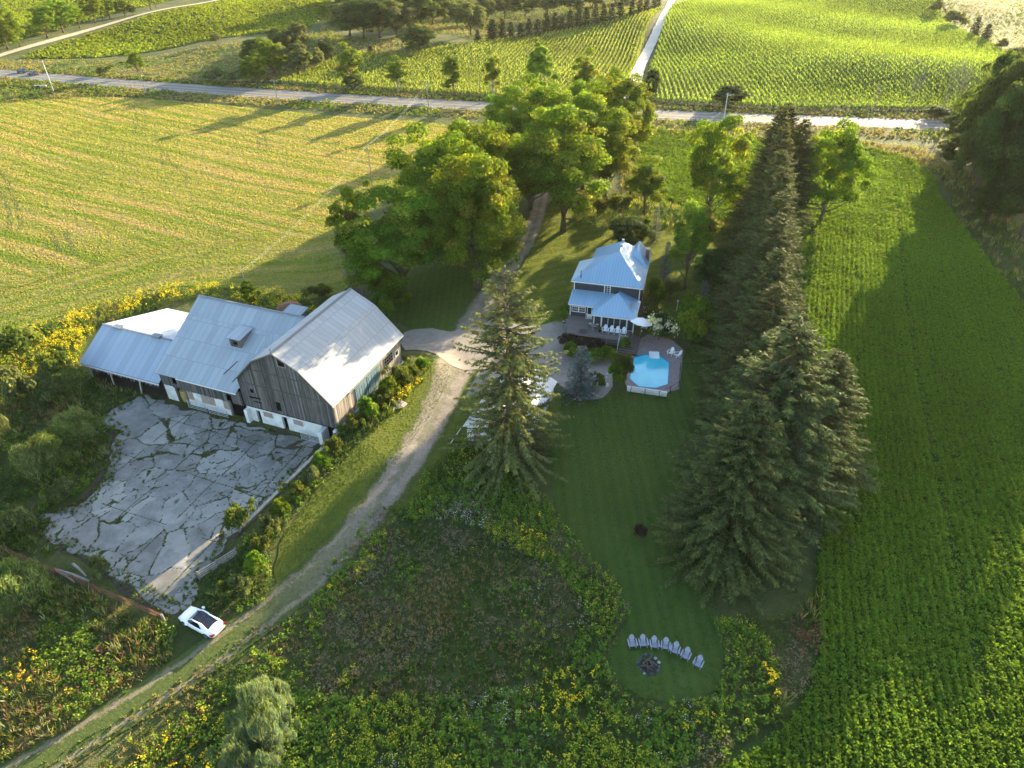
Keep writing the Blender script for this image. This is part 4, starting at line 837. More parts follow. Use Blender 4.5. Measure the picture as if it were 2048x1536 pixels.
bx('dark_footing', BF, 5.2, 7.0, .6, 1.0, -.1, 2.5, M['dark'], barn); bx('corner_block', BF, 6.6, 7.3, -.4, .3, 1.5, 2.35, M['whitewash'], barn)  # the footing block wears the near-black opening colour
bx('bank_wall', BF, 6.9, 7.28, .3, TL, -.2, 2.35, M['whitewash'], barn)
w = bx('loft_opening', BF, .15, 1.25, .06, .10, 10.3, 11.45, M['dark'], barn); mb = MB()
for x in (.07, 1.25): mb.fbox(BF, x, x+.08, -.06, .05, 10.22, 11.53, (.3, .28, .25))
mb.fbox(BF, .15, 1.25, -.06, .05, 10.22, 10.3, (.3, .28, .25)); mb.fbox(BF, .15, 1.25, -.06, .05, 11.45, 11.53, (.3, .28, .25)); mb.build('frame', M['plank'], w)
for k_, (a, b) in enumerate(((4.7, 7.3), (7.5, 10.6))):
    mb = MB(); n = 9
    for i in range(n): mb.fbox(BF, hs+.05, hs+.12+.02*(i % 2), a+(b-a)*i/n+.01, a+(b-a)*(i+1)/n-.01, 2.45, 5.5)
    d = mb.build('sliding_door', M['teal'], barn); mb = MB(); mb.fbox(BF, hs+.13, hs+.20, a, b, 2.6, 2.75); mb.fbox(BF, hs+.13, hs+.20, a, b, 5.2, 5.35); mb.build('cross_rail', M['teal'], d)
bx('door_track', BF, hs+.05, hs+.16, 3.4, 12.6, 5.55, 5.7, M['galv'], barn)
w = bx('grille_window', BF, hs-.06, hs-.02, 12.0, 14.2, 3.9, 5.4, M['dark'], barn); mb = MB()
for i in range(5): mb.fbox(BF, hs+.02, hs+.07, 12.0+i*.54, 12.06+i*.54, 3.9, 5.4, (.3, .27, .24))
for i in range(4): mb.fbox(BF, hs+.005, hs+.055, 12.0, 14.2, 3.9+i*.47, 3.97+i*.47, (.3, .27, .24))
mb.build('grille', M['plank'], w)
w = bx('small_window', BF, hs+.02, hs+.05, 14.9, 15.6, 4.0, 4.7, M['dark'], barn); mb = MB()
for z in (3.95, 4.7): mb.fbox(BF, hs+.02, hs+.09, 14.8, 15.7, z, z+.08)
for z in (14.82, 15.6): mb.fbox(BF, hs+.02, hs+.085, z, z+.08, 4.03, 4.7)
mb.build('frame', M['white'], w)
# ------------------------------------------------------------ middle barn
mid = empty('long_barn', BF.P(-14.2, 8, 0), 0, 'lower board barn with long tin roof and small dormer, between gambrel barn and shed', 'barn')
a0, a1 = -21.1, -7.55; E2, K2, R2_ = (-.45, 4.45), (7.7, 9.0), (10.4, 10.65)
mb = MB()
mb.slab([BF.P(a0, E2[0], E2[1]), BF.P(a1, E2[0], E2[1]), BF.P(a1, K2[0], K2[1]), BF.P(a0, K2[0], K2[1])], .08)
mb.slab([BF.P(a1+.001, .25, 4.45+.7*.558), BF.P(-5.2, .9, 5.25), BF.P(-4.3, K2[0], K2[1]), BF.P(a1+.001, K2[0], K2[1])], .07)
mb.slab([BF.P(a0, K2[0], K2[1]), BF.P(-4.2, K2[0], K2[1]), BF.P(-3.2, R2_[0], R2_[1]), BF.P(a0, R2_[0], R2_[1])], .08)
mb.slab([BF.P(-3.2, R2_[0], R2_[1]), BF.P(a0, R2_[0], R2_[1]), BF.P(a0, 18.4, 4.6), BF.P(-3.6, 18.4, 4.6)], .08)
rf = mb.build('roof', M['tin_mid'], mid)
mb = MB(); mb.beam(BF.P(a0, R2_[0], R2_[1]+.04), BF.P(-3.3, R2_[0], R2_[1]+.04), .3, .07); mb.build('ridge_cap', M['tin_mid'], rf)
bx('eave_trim', BF, -17.4, a1, E2[0]-.05, E2[0]+.02, 4.27, 4.42, M['white'], rf)
mb = MB(); planks(mb, BF, a0+.4, -7.1, -.1, lambda s: 2.35 if s > -18.8 else 2.5, lambda s: 4.6, holes=[(-18.6, -18.0, 3.1, 4.2), (-9.6, -8.8, 2.0, 3.6), (-17.95, -17.7, 2.2, 2.7)]); mb.build('front_wall', M['plank'], mid)
def zl(t): return 4.4+(t+.45)*.558 if t < 7.7 else (9+(t-7.7)*.61 if t < 10.4 else 10.65-(t-10.4)*.756)
mb = MB(); planks(mb, BF, -.1, 18, a0+.5, lambda t: 0, lambda t: zl(t)-.12, axis='t'); mb.build('side_wall', M['plank'], mid)
mb = MB(); planks(mb, BF, a0+.4, -3.8, 18, lambda s: 0, lambda s: 4.6); mb.build('rear_wall', M['plank'], mid)
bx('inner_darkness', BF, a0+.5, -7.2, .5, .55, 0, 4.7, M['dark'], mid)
mb = MB()
for a, b, z in ((-20.6, -18.75, 2.4), (-16.8, -9.75, 2.3)): mb.fbox(BF, a, b, -.02, .25, -.05, z)
mb.build('whitewashed_wall', M['whitewash'], mid)
for a, b in ((-16.75, -15.75), (-14.4, -13.2), (-13.1, -12.15), (-10.7, -9.8)): bx('plywood_panel', BF, a, b, -.06, -.025, .95, 2.28, M['tan'], mid)
mb = MB(); mb.fbox(BF, -18.75, -18.55, -.08, .2, 0, 2.6, (.16, .12, .1)); mb.fbox(BF, -17.0, -16.8, -.08, .2, 0, 2.6, (.16, .12, .1)); mb.fbox(BF, -9.75, -9.5, -.08, .2, 0, 2.4, (.2, .18, .16)); mb.build('door_post', M['plank'], mid)
bx('doorway', BF, -9.5, -7.6, .3, .35, 0, 2.3, M['dark'], mid)
mb = MB(); zf = lambda t: 4.45+(t+.45)*.558
DA, DB, DF = -11.9, -10.1, 5.0
for i in range(7):
    s_ = DA+(DB-DA)*i/7; c = R_.choice(WOODC)
    if 2 <= i <= 4: mb.fbox(BF, s_+.01, s_+.25, DF, DF+.05, zf(DF)-.1, zf(DF)+.35, c); mb.fbox(BF, s_+.01, s_+.25, DF, DF+.05, zf(DF)+.85, zf(DF)+1.35, c)
    else: mb.fbox(BF, s_+.01, s_+.25, DF, DF+.05, zf(DF)-.1, zf(DF)+1.35, c)
for s_ in (DA, DB-.05): mb.hexa([BF.P(s_, DF, zf(DF)-.1), BF.P(s_+.05, DF, zf(DF)-.1), BF.P(s_+.05, DF+2.1, zf(DF+2.1)-.1), BF.P(s_, DF+2.1, zf(DF+2.1)-.1)], [BF.P(s_, DF, zf(DF)+1.33), BF.P(s_+.05, DF, zf(DF)+1.33), BF.P(s_+.05, DF+2.1, zf(DF)+1.5), BF.P(s_, DF+2.1, zf(DF)+1.5)], (.2, .18, .16))
dm = mb.build('dormer', M['plank'], mid)
mb = MB(); mb.slab([BF.P(DA-.2, DF-.25, zf(DF)+1.36), BF.P(DB+.2, DF-.25, zf(DF)+1.36), BF.P(DB+.2, DF+2.6, zf(DF)+1.72), BF.P(DA-.2, DF+2.6, zf(DF)+1.72)], .06); mb.build('dormer_roof', M['tin_mid'], dm)
bx('opening', BF, DA+.5, DB-.5, DF+.1, DF+.13, zf(DF)+.3, zf(DF)+.9, M['dark'], dm)
mb = MB(); h0 = BF.inv(G(529, 660, 8.1)[:2]); zz = zf(h0[1])+.035; mb.face([BF.P(h0[0]-.35, h0[1]-.6, zf(h0[1]-.6)+.03), BF.P(h0[0]+.4, h0[1]-.5, zf(h0[1]-.5)+.03), BF.P(h0[0]+.22, h0[1]+.9, zf(h0[1]+.9)+.03)]); mb.build('roof_hole', M['dark'], rf)
mb = MB(); mb.beam(BF.P(-10.7, 1.4, zf(1.4)+.05), BF.P(-9.7, 3.3, zf(3.3)+.05), .10, .03); mb.build('dark_strip', M['dark'], rf)  # thin near-black strip laid on the roof sheets
def gate(name, p, q, n=5, h=1.25, z=0, mat='galv', label=None):
    p = np.array(p, float); q = np.array(q, float); e = empty(name, tuple((p+q)/2), 0, label, 'gate'); m = MB()
    for i in range(n): m.tube([p+[0, 0, .2+i*(h-.2)/(n-1)], q+[0, 0, .2+i*(h-.2)/(n-1)]], [.028]*2, 5)
    m.build('rail', M[mat], e); m = MB()
    for t in (0, .5, 1): x = p+(q-p)*t; m.tube([x+[0, 0, .05], x+[0, 0, h+.03]], [.035]*2, 5)
    m.build('upright', M[mat], e); return e
gate('farm_gate', BF.P(-16.4, -.75, 0), BF.P(-13.3, -.75, 0), label='pipe farm gate before the whitewashed wall, the one nearer the round bale')
gate('farm_gate', BF.P(-12.9, -.78, 0), BF.P(-9.8, -.75, 0), label='pipe farm gate before the whitewashed wall, the one nearer the gambrel barn')
gate('farm_gate', BF.P(1.9, -.9, 0), BF.P(4.5, -.9, 0), 4, .95, label='low pipe gate leaning on the white foundation of the gambrel barn')
e = empty('round_bale', BF.P(-17.85, .6, 0), 0, 'straw-coloured round bale standing in the barn doorway', 'bale'); mb = MB()
c0 = BF.P(-17.85, .6, 0)
for i, rr in enumerate((.66, .70, .68)): mb.tube([c0+[0, 0, .05+i*.62], c0+[0, 0, .3+i*.62], c0+[0, 0, .64+i*.62]], [rr-.04, rr, rr-.04], 18)
mb.build('straw', M['straw'], e, smooth=False); mb = MB()
for z_ in (.5, 1.15): mb.tube([c0+[0, 0, z_], c0+[0, 0, z_+.03]], [.712, .712], 18)
mb.build('twine', M['straw'], e)
# ------------------------------------------------------------ low shed
shed = empty('open_shed', BF.P(-28.4, 7, 0), 0, 'low open-fronted shed with a plain tin roof, farthest from the driveway', 'shed')
b0, b1 = -35.4, -20.9; EF, RG, EB = (-.55, 2.75), (5.0, 6.05), (16.2, 2.75)
mb = MB(); mb.slab([BF.P(b0, *EF), BF.P(b1, *EF), BF.P(b1, *RG), BF.P(b0, *RG)], .08); mb.slab([BF.P(b1, *RG), BF.P(b0, *RG), BF.P(b0, *EB), BF.P(b1, *EB)], .08)
rf = mb.build('roof', M['tin_shed'], shed)
mb = MB(); mb.beam(BF.P(b0-.02, RG[0], RG[1]+.04), BF.P(b1, RG[0], RG[1]+.04), .3, .06); mb.build('ridge_cap', M['tin_shed'], rf)
for a in (-32.4, -25.2):
    mb = MB(); mb.fbox(BF, a-.65, a+.65, RG[0]-.35, RG[0]+.35, RG[1]+.02, RG[1]+.22); mb.fbox(BF, a-.75, a+.75, RG[0]-.45, RG[0]+.45, RG[1]+.22, RG[1]+.27); mb.build('ridge_vent', M['tin_shed'], rf)
bx('eave_trim', BF, b0+.3, b1, EF[0]-.04, EF[0]+.03, EF[1]-.3, EF[1]-.1, M['white'], rf)
mb = MB()
for i in range(62):
    a = b0+.8+(b1-b0-1.0)*(i+R_.uniform(0, .8))/62; L = R_.uniform(.25, .75); mb.beam(BF.P(a, EF[0]+.08, 2.5), BF.P(a+R_.uniform(-.08, .08), EF[0]+.08+R_.uniform(0, .1), 2.5-L), .06, .02, (.5, .48, .45))
mb.build('torn_liner', M['plank'], shed)
for a, b, t_ in ((-30.8, -30.5, -.2), (-25.3, -24.9, -.6), (-34.8, -34.8, .1)):
    mb = MB(); mb.beam(BF.P(a, .25, 2.7), BF.P(b, t_, 0), .16, .16, (.45, .43, .4)); mb.build('post', M['plank'], shed)
mb = MB(); planks(mb, BF, b0+.3, b1, EB[0]-.2, C1(0), C1(2.8)); mb.build('rear_wall', M['plank'], shed)
def zs(t): return EF[1]+(t-EF[0])*(RG[1]-EF[1])/(RG[0]-EF[0])-.1 if t < RG[0] else RG[1]-(t-RG[0])*(RG[1]-EB[1])/(EB[0]-RG[0])-.1
mb = MB(); planks(mb, BF, .4, 16, b0+.35, C1(0), zs, axis='t'); mb.build('side_wall', M['plank'], shed)
bx('inner_panel', BF, b0+.4, b1, 5.2, 5.3, 0, 5.6, M['stone'], shed, (.16, .15, .14)); bx('earth_floor', BF, b0+.6, b1, -.2, 5.1, 0, .04, M['dirt'], shed)
# silo base and small lean-to behind the barns
e = empty('silo_cap', G(577, 612, 3.2)-[0, 0, 3.2], 0, 'rust-brown round silo cap behind the middle barn', 'silo'); p = np.array(e.location); mb = MB()
mb.tube([p+[0, 0, 0], p+[0, 0, 2.9]], [1.9, 1.9], 20, (.3, .2, .16)); mb.build('drum', M['rust'], e); mb = MB(); mb.tube([p+[0, 0, 2.9], p+[0, 0, 3.1], p+[0, 0, 3.6]], [2.0, 1.9, .15], 20); mb.build('cone', M['rust'], e)
e = empty('milk_house', G(588, 622, 3.6)-[0, 0, 3.6], 0, 'small flat-roofed tin outhouse behind the middle barn', 'shed'); a, b = BF.inv(np.array(e.location)[:2])
bx('wall', BF, a-1.4, a+1.4, b-1.2, b+1.2, 0, 3.4, M['tin_mid'], e); mb = MB(); mb.slab([BF.P(a-1.7, b-1.4, 3.42), BF.P(a+1.7, b-1.4, 3.42), BF.P(a+1.7, b+1.5, 3.8), BF.P(a-1.7, b+1.5, 3.8)], .07); mb.build('roof', M['tin_mid'], e)
# retaining wall of the yard
W0, W1 = BF.P(7.2, -.2)[:2], np.array(G(480, 1068, 0)[:2]); e = empty('retaining_wall', (W1[0], W1[1], 0), 0, 'long concrete retaining wall running from the barn corner down beside the yard', 'wall')
n = 14; mb = MB(); mc = MB(); d = (W1-W0)/n; nrm = np.array([d[1], -d[0]])/np.linalg.norm(d)
if nrm@np.array([1, 0]) < 0: nrm = -nrm
for i in range(n):
    p, q_ = W0+d*i, W0+d*(i+1); h0, h1 = 2.25-(2.25-.75)*i/n, 2.25-(2.25-.75)*(i+1)/n; a = np.array; L3 = lambda w, z: np.array([w[0], w[1], z])
    mb.hexa([L3(p, -.1), L3(q_, -.1), L3(q_+nrm*.28, -.1), L3(p+nrm*.28, -.1)], [L3(p, h0), L3(q_, h1), L3(q_+nrm*.28, h1), L3(p+nrm*.28, h0)], (.30, .27, .23))
    mc.hexa([L3(p-nrm*.06, h0), L3(q_-nrm*.06, h1), L3(q_+nrm*.34, h1), L3(p+nrm*.34, h0)], [L3(p-nrm*.06, h0+.1), L3(q_-nrm*.06, h1+.1), L3(q_+nrm*.34, h1+.1), L3(p+nrm*.34, h0+.1)], (.40, .35, .28))
mb.build('wall_face', M['stone'], e); mc.build('coping', M['stone'], e)
# ------------------------------------------------------------ garage behind the big spruce
GF = Fr((-6.1, 66.0), -22); ga = empty('garage', GF.P(3.8, 6.5, 0), 0, 'white garage with a pale metal roof half hidden behind the lone spruce', 'garage'); mb = MB()
mb.fbox(GF, .3, 7.5, .3, 12.7, 0, 2.5); mb.build('walls', M['white'], ga); mb = MB(); mb.face([GF.P(.3, .3, 2.5), GF.P(7.5, .3, 2.5), GF.P(3.9, .3, 4.3)]); mb.face([GF.P(.3, 12.7, 2.5), GF.P(7.5, 12.7, 2.5), GF.P(3.9, 12.7, 4.3)]); mb.build('gable', M['white'], ga)
mb = MB(); mb.slab([GF.P(-.1, -.1, 2.42), GF.P(-.1, 13.1, 2.42), GF.P(3.9, 13.1, 4.5), GF.P(3.9, -.1, 4.5)], .07); mb.slab([GF.P(3.9, -.1, 4.5), GF.P(3.9, 13.1, 4.5), GF.P(7.9, 13.1, 2.42), GF.P(7.9, -.1, 2.42)], .07); mb.build('roof', M['tin_garage'], ga)
w = bx('door', GF, 1.2, 2.1, .26, .3, 0, 2.05, M['tan'], ga); w = bx('window', GF, .26, .3, 4, 5.2, 1.1, 2.0, M['glass'], ga)
mb = MB(); a = G(900, 888); b = G(922, 856, 2.0); mb.tube([a, b], [.05, .04], 6); tag(mb.build('leaning_pole', M['galv']), 'thin pale pole leaning on the corner of the white garage', 'pole')
# ------------------------------------------------------------ house
hs_ = empty('farmhouse', HF.P(5.6, 6, 0), 0, 'two-storey dark-sided farmhouse with metal roofs coloured sky-reflection blue above the pool', 'house')
ez, rz = 5.25, 8.6; GZ = -.8
mb = MB(); mb.fbox(HF, .45, 10.85, .45, 6.9, GZ, ez+.02); mb.build('wall', M['navy'], hs_); bx('wall', HF, 2.2, 10.84, 6.9, 12.5, GZ, ez+.03, M['navy'], hs_)
mb = MB()
def hip(mb, u0, u1, v0, v1, ze, rp, z):       # rp: two ridge ends
    A, B, C, D = HF.P(u0, v0, ze), HF.P(u1, v0, ze), HF.P(u1, v1, ze), HF.P(u0, v1, ze); p, q = HF.P(rp[0][0], rp[0][1], z), HF.P(rp[1][0], rp[1][1], z)
    mb.slab([A, B, p], .06); mb.slab([B, C, q, p] if np.linalg.norm(p-q) > .01 else [B, C, p], .06); mb.slab([C, D, q], .06); mb.slab([D, A, p, q] if np.linalg.norm(p-q) > .01 else [D, A, p], .06)
    for a, b in ((A, B), (B, C), (C, D), (D, A)): yield a, b
ed = list(hip(mb, 0, 11.27, 0, 7.25, ez, [(6.7, 5.2), (6.7, 5.2)], rz)); ed2 = list(hip(mb, 1.85, 11.275, 3.6, 12.95, ez+.012, [(6.65, 5.4), (6.6, 9.4)], rz+.012)); ed3 = list(hip(mb, 7.2, 11.28, 6.8, 12.96, ez+.02, [(9.2, 8.2), (9.2, 11.2)], 8.15))
rf = mb.build('roof', M['tin_house'], hs_); mb = MB()
for a, b in (ed[0], ed[3], ed2[1], ed2[2], (HF.P(1.85, 7.0, ez), HF.P(1.85, 12.95, ez)), (HF.P(11.27, 0, ez), HF.P(11.27, 12.9, ez))): mb.beam(np.array(a)-[0, 0, .13], np.array(b)-[0, 0, .13], .06, .17)
mb.build('fascia', M['white'], rf)
mb = MB(); pv = HF.P(*HF.inv(G(1162, 549, 7.0)[:2]), 0); pv[2] = 6.2; mb.tube([pv, pv+[0, 0, 1.5]], [.07, .07], 6); mb.build('vent_pipe', M['black'], rf)
mb = MB(); mb.fbox(HF, 10.55, 11.1, 9.2, 9.9, 5.5, 7.6); ch = mb.build('chimney', M['brick'], rf); bx('chimney_cap', HF, 10.5, 11.15, 9.15, 9.95, 7.6, 7.7, M['stone'], ch, (.4, .38, .35))
mb = MB()
for v_ in (7.2, 9.2): mb.fbox(HF, 6.5, 6.85, v_, v_+.35, rz-.2, rz+.35)
mb.build('ridge_vent', M['galv'], rf)
# corner boards, window above the lean-to
mb = MB()
for u_ in (.42, 10.76): mb.fbox(HF, u_, u_+.12, .38, .44, GZ, ez)
mb.fbox(HF, .38, .44, .44, .56, GZ, ez); mb.build('corner_board', M['white'], hs_)
def window(fr, a0, a1, b, z0, z1, nx_, nz_, parent, t=.09):
    g = bx('window', fr, a0, a1, b-.03, b-.01, z0, z1, M['glass'], parent); m = MB()
    m.fbox(fr, a0-t, a0, b-.08, b, z0-t, z1+t); m.fbox(fr, a1, a1+t, b-.08, b, z0-t, z1+t); m.fbox(fr, a0, a1, b-.079, b, z0-t, z0); m.fbox(fr, a0, a1, b-.079, b, z1, z1+t)
    for i in range(1, nx_): x = a0+(a1-a0)*i/nx_; m.fbox(fr, x-.02, x+.02, b-.06, b-.031, z0, z1)
    for i in range(1, nz_): x = z0+(z1-z0)*i/nz_; m.fbox(fr, a0, a1, b-.055, b-.032, x-.02, x+.02)
    m.build('frame', M['white'], g); return g
window(HF, 5.35, 6.15, .44, 3.55, 4.95, 2, 4, hs_, .12)
# lean-to
mb = MB(); mb.slab([HF.P(.25, -2.95, 2.7), HF.P(4.5, -2.95, 2.7), HF.P(6.9, .42, 3.62), HF.P(.25, .42, 3.62)], .06); l_ = mb.build('lean_to_roof', M['tin_house'], hs_)
mb = MB(); mb.beam(HF.P(.25, -2.97, 2.6), HF.P(4.4, -2.97, 2.6), .05, .16); mb.beam(HF.P(.23, -2.95, 2.6), HF.P(.23, .42, 3.5), .05, .16); mb.build('fascia', M['white'], l_)
bx('lean_to_wall', HF, .5, 6.6, -2.6, .44, GZ, 2.68, M['navy'], hs_)
mb = MB(); mb.fbox(HF, .46, .58, -2.66, -2.61, GZ, 2.6); mb.build('corner_board', M['white'], hs_)
window(HF, .85, 1.75, -2.61, 1.35, 2.15, 3, 2, hs_); window(HF, 1.95, 2.85, -2.61, 1.35, 2.15, 3, 2, hs_)
dr = bx('back_door', HF, 3.2, 4.0, -2.66, -2.62, .5, 2.45, M['white'], hs_); bx('door_glass', HF, 3.3, 3.9, -2.69, -2.662, 1.1, 2.3, M['glass'], dr)
mb = MB()
for i in range(5): mb.fbox(HF, 3.1+i*.24, 3.15+i*.24, -3.1, -3.06, .5, 1.3)
mb.fbox(HF, 3.1, 4.1, -3.12, -3.04, 1.3, 1.38); mb.fbox(HF, 3.1, 4.1, -3.11, -3.05, .55, .62); mb.build('porch_rail', M['white'], hs_)
# sunroom
sr = MB(); S0, S1, SV, SB = 4.3, 11.1, -5.5, -.6; pk = HF.P(7.65, -.35, 4.25); A, B, C, D = HF.P(S0, SV, 2.78), HF.P(S1, SV, 2.78), HF.P(S1, SB, 2.78), HF.P(S0, SB, 2.78)
sr.slab([A, B, pk], .06); sr.slab([B, C, pk], .06); sr.slab([D, A, pk], .06); sr.slab([C, HF.P(S1, .42, 2.79), HF.P(7.65, .42, 4.26), pk], .06); s_ = sr.build('sunroom_roof', M['tin_house'], hs_)
mb = MB(); mb.beam(np.array(A)-[0, 0, .13], np.array(B)-[0, 0, .13], .05, .2); mb.beam(np.array(B)-[0, 0, .13], HF.P(S1, .4, 2.65), .05, .2); mb.beam(np.array(D)-[0, 0, .13], np.array(A)-[0, 0, .13], .05, .2); mb.build('fascia', M['white'], s_)
mb = MB(); mb.fbox(HF, 4.7, 10.8, -5.15, .42, GZ, 2.7); mb.build('sunroom_wall', M['navy'], hs_)
mb = MB(); 
for u_ in (4.66, 10.72): mb.fbox(HF, u_, u_+.14, -5.22, -5.155, GZ, 2.65)
mb.build('corner_board', M['white'], hs_)
for i in range(4):
    a = 6.0+i*.92; g = bx('patio_door', HF, a, a+.86, -5.19, -5.16, .62, 2.5, M['glass'], hs_); m_ = MB(); m_.fbox(HF, a-.06, a, -5.22, -5.155, .55, 2.56); m_.fbox(HF, a+.86, a+.86+.0, -5.22, -5.155, .55, 2.56) if 0 else None
    m_.fbox(HF, a, a+.86, -5.215, -5.156, 2.5, 2.57); m_.fbox(HF, a, a+.86, -5.215, -5.156, .55, .62); m_.build('frame', M['white'], g)
mb = MB(); mb.fbox(HF, 5.78, 5.94, -5.24, -5.155, .5, 2.6); mb.fbox(HF, 9.68, 9.86, -5.24, -5.155, .5, 2.6); mb.fbox(HF, 5.94, 9.68, -5.235, -5.155, 2.57, 2.68); mb.build('door_surround', M['white'], hs_)
bx('sill_boards', HF, 4.84, 10.72, -5.185, -5.156, .5, .56, M['white'], hs_)
di = HF.inv(G(1262, 615, 4.2)[:2]); e = empty('satellite_dish', HF.P(di[0], di[1], 3.5), 0, 'small round dish on the right slope of the sunroom roof', 'dish'); p = np.array(e.location); mb = MB()
mb.tube([p+[0, 0, -.25], p+[0, 0, .3]], [.03, .03], 5); mb.build('mast', M['galv'], e); mb = MB(); ax = np.array([.25, -.7, .35]); ax /= np.linalg.norm(ax); mb.tube([p+[0, 0, .35]-ax*.02, p+[0, 0, .35]+ax*.04, p+[0, 0, .35]+ax*.1], [.1, .25, .36], 14); mb.build('reflector', M['galv'], e)
# ------------------------------------------------------------ deck, steps
DZ = .5; mb = MB(); DU0, DU1 = .3, 10.5; VF = -8.3; ncol = [(.17, .14, .125), (.20, .165, .145), (.15, .125, .115)]
dk = empty('deck', HF.P(5.4, -6.9, GZ), 0, 'weathered timber deck in front of the sunroom', 'deck')
v_ = VF
while v_ < -2.6: mb.fbox(HF, DU0 if v_ > -6.5 else DU0+.6, DU1 if v_ < -5.2 else 4.7, v_+.01, v_+.15, DZ-.06, DZ, R_.choice(ncol)); v_ += .16
mb.build('boards', M['boards'], dk); mb = MB()
for i in range(9): mb.fbox(HF, 5.6, DU1, VF-.05, VF, GZ+.05+i*.15, GZ+.18+i*.15, R_.choice(ncol)) if i > 1 else None
mb.build('skirt', M['boards'], dk); mb = MB()
for u_ in (5.7, 7.3, 10.4): mb.fbox(HF, u_-.06, u_+.06, VF-.18, VF-.06, GZ, DZ+.1, (.28, .25, .22))
for u_ in (1.0, 3.0): mb.fbox(HF, u_-.06, u_+.06, VF+.1, VF+.22, GZ, DZ-.07, (.2, .18, .16))
mb.build('post', M['boards'], dk); bx('under_deck_shade', HF, .8, 10.2, VF+.3, -5.2, GZ+.02, DZ-.2, M['dark'], dk)  # near-black block stands in for the shade beneath the deck
st_ = empty('steps', HF.P(11.6, -8.3, GZ), 0, 'wide timber steps wrapping the deck corner down to the pool', 'steps')
for i in range(6):
    z1 = DZ-.02-(i+1)*.185; o_ = (i+1)*.32; mb = MB(); L2 = .14
    mb.fbox(HF, 9.2, DU1+o_, VF-o_, VF-o_+.32, z1-.05, z1, R_.choice(ncol)); mb.fbox(HF, DU1+o_-.32, DU1+o_, VF-o_+.32, -5.3, z1-.05, z1-.002, R_.choice(ncol))
    mb.fbox(HF, 9.2, DU1+o_-.03, VF-o_+.03, VF-o_+.06, z1-.185, z1-.05, (.07, .06, .055)); mb.fbox(HF, DU1+o_-.06, DU1+o_-.03, VF-o_+.06, -5.3, z1-.186, z1-.05, (.07, .06, .055)); mb.build('step', M['boards'], st_)
mb = MB()
for a in ((9.15, VF-.1, DZ), (9.15, VF-1.9, -.6), (10.3, VF+.1, DZ)): mb.tube([HF.P(a[0], a[1], a[2]-.1), HF.P(a[0], a[1], a[2]+.95)], [.05, .05], 5)
mb.beam(HF.P(9.15, VF-.1, DZ+.92), HF.P(9.15, VF-1.9, .32), .07, .05); mb.beam(HF.P(9.15, VF-.1, DZ+.9), HF.P(10.3, VF+.1, DZ+.9), .07, .05); mb.beam(HF.P(9.15, VF-.1, DZ+.45), HF.P(9.15, VF-1.9, -.15), .04, .04)
mb.build('hand_rail', M['boards'], st_)
# ------------------------------------------------------------ pool
PW = [G(*p)[:2] for p in ((1268, 716), (1289, 710), (1319, 711), (1339, 727), (1336, 771), (1311, 779), (1277, 776), (1258, 760))]
PD = [G(*p)[:2] for p in ((1296, 670), (1345, 682), (1367, 702), (1358, 780), (1334, 787), (1256, 780), (1250, 768), (1256, 722), (1252, 705), (1280, 680))]
pool = empty('swimming_pool', tuple(np.mean(PW, 0))+(0,), 0, 'turquoise eight-sided swimming pool beside the deck steps', 'pool')
def ngon(mb, P, z, c=(.5,)*3): mb.face([(p[0], p[1], z) for p in P], c)
mb = MB(); ngon(mb, PW, .13); mb.build('water', M['water'], pool)
cen = np.mean(PW, 0); mb = MB(); md = MB(); PO = [cen+(p-cen)*1.0 for p in PW]; PI_ = [cen+(p-cen)*.965 for p in PW]
for i in range(8):
    j = (i+1) % 8; a, b = PO[i], PO[j]; mb.hexa([(*a, .1), (*b, .1), (*PI_[j], .1), (*PI_[i], .1)], [(*a, .2), (*b, .2), (*PI_[j], .2), (*PI_[i], .2)])
mb.build('rim', M['liner'], pool)
dkp = MB(); import mathutils
vs = [Vector((p[0], p[1])) for p in PD]+[Vector((p[0], p[1])) for p in PO]; nD = len(PD)
r_ = delaunay_2d_cdt(vs, [(nD+i, nD+(i+1) % 8) for i in range(8)], [list(range(nD))], 1, 1e-5)
for f in r_[2]:
    c = np.mean([tuple(r_[0][k]) for k in f], 0)
    if not inpoly(c[None], PO)[0]: dkp.face([(r_[0][k][0], r_[0][k][1], .17) for k in f])
for i in range(nD): a, b = PD[i], PD[(i+1) % nD]; dkp.face([(*a, .17), (*b, .17), (*b, 0), (*a, 0)])
tag(dkp.build('pool_terrace', M['paver']), kind='structure')
e0, e1 = G(1298, 712)[:2], G(1318, 713)[:2]; dv = (e1-e0); L = np.linalg.norm(dv); PF = Fr(e0, math.degrees(math.atan2(dv[1], dv[0])))
ps = empty('pool_steps', PF.P(L/2, -.4, 0), 0, 'white entry steps with handrails at the top end of the pool', 'pool steps')
for i in range(4): bx('tread', PF, .12, L-.12, .4-.3*(i+1), .4-.3*i, .12, .40-.06*i, M['plastic'], ps, bevel=.02)
mb = MB(); mb.fbox(PF, 0, .12, -.9, .55, .14, .46); mb.fbox(PF, L-.12, L, -.9, .55, .14, .46); mb.fbox(PF, .0, L, .45, .6, .14, .47); mb.build('side_rail', M['plastic'], ps, bevel=.03)
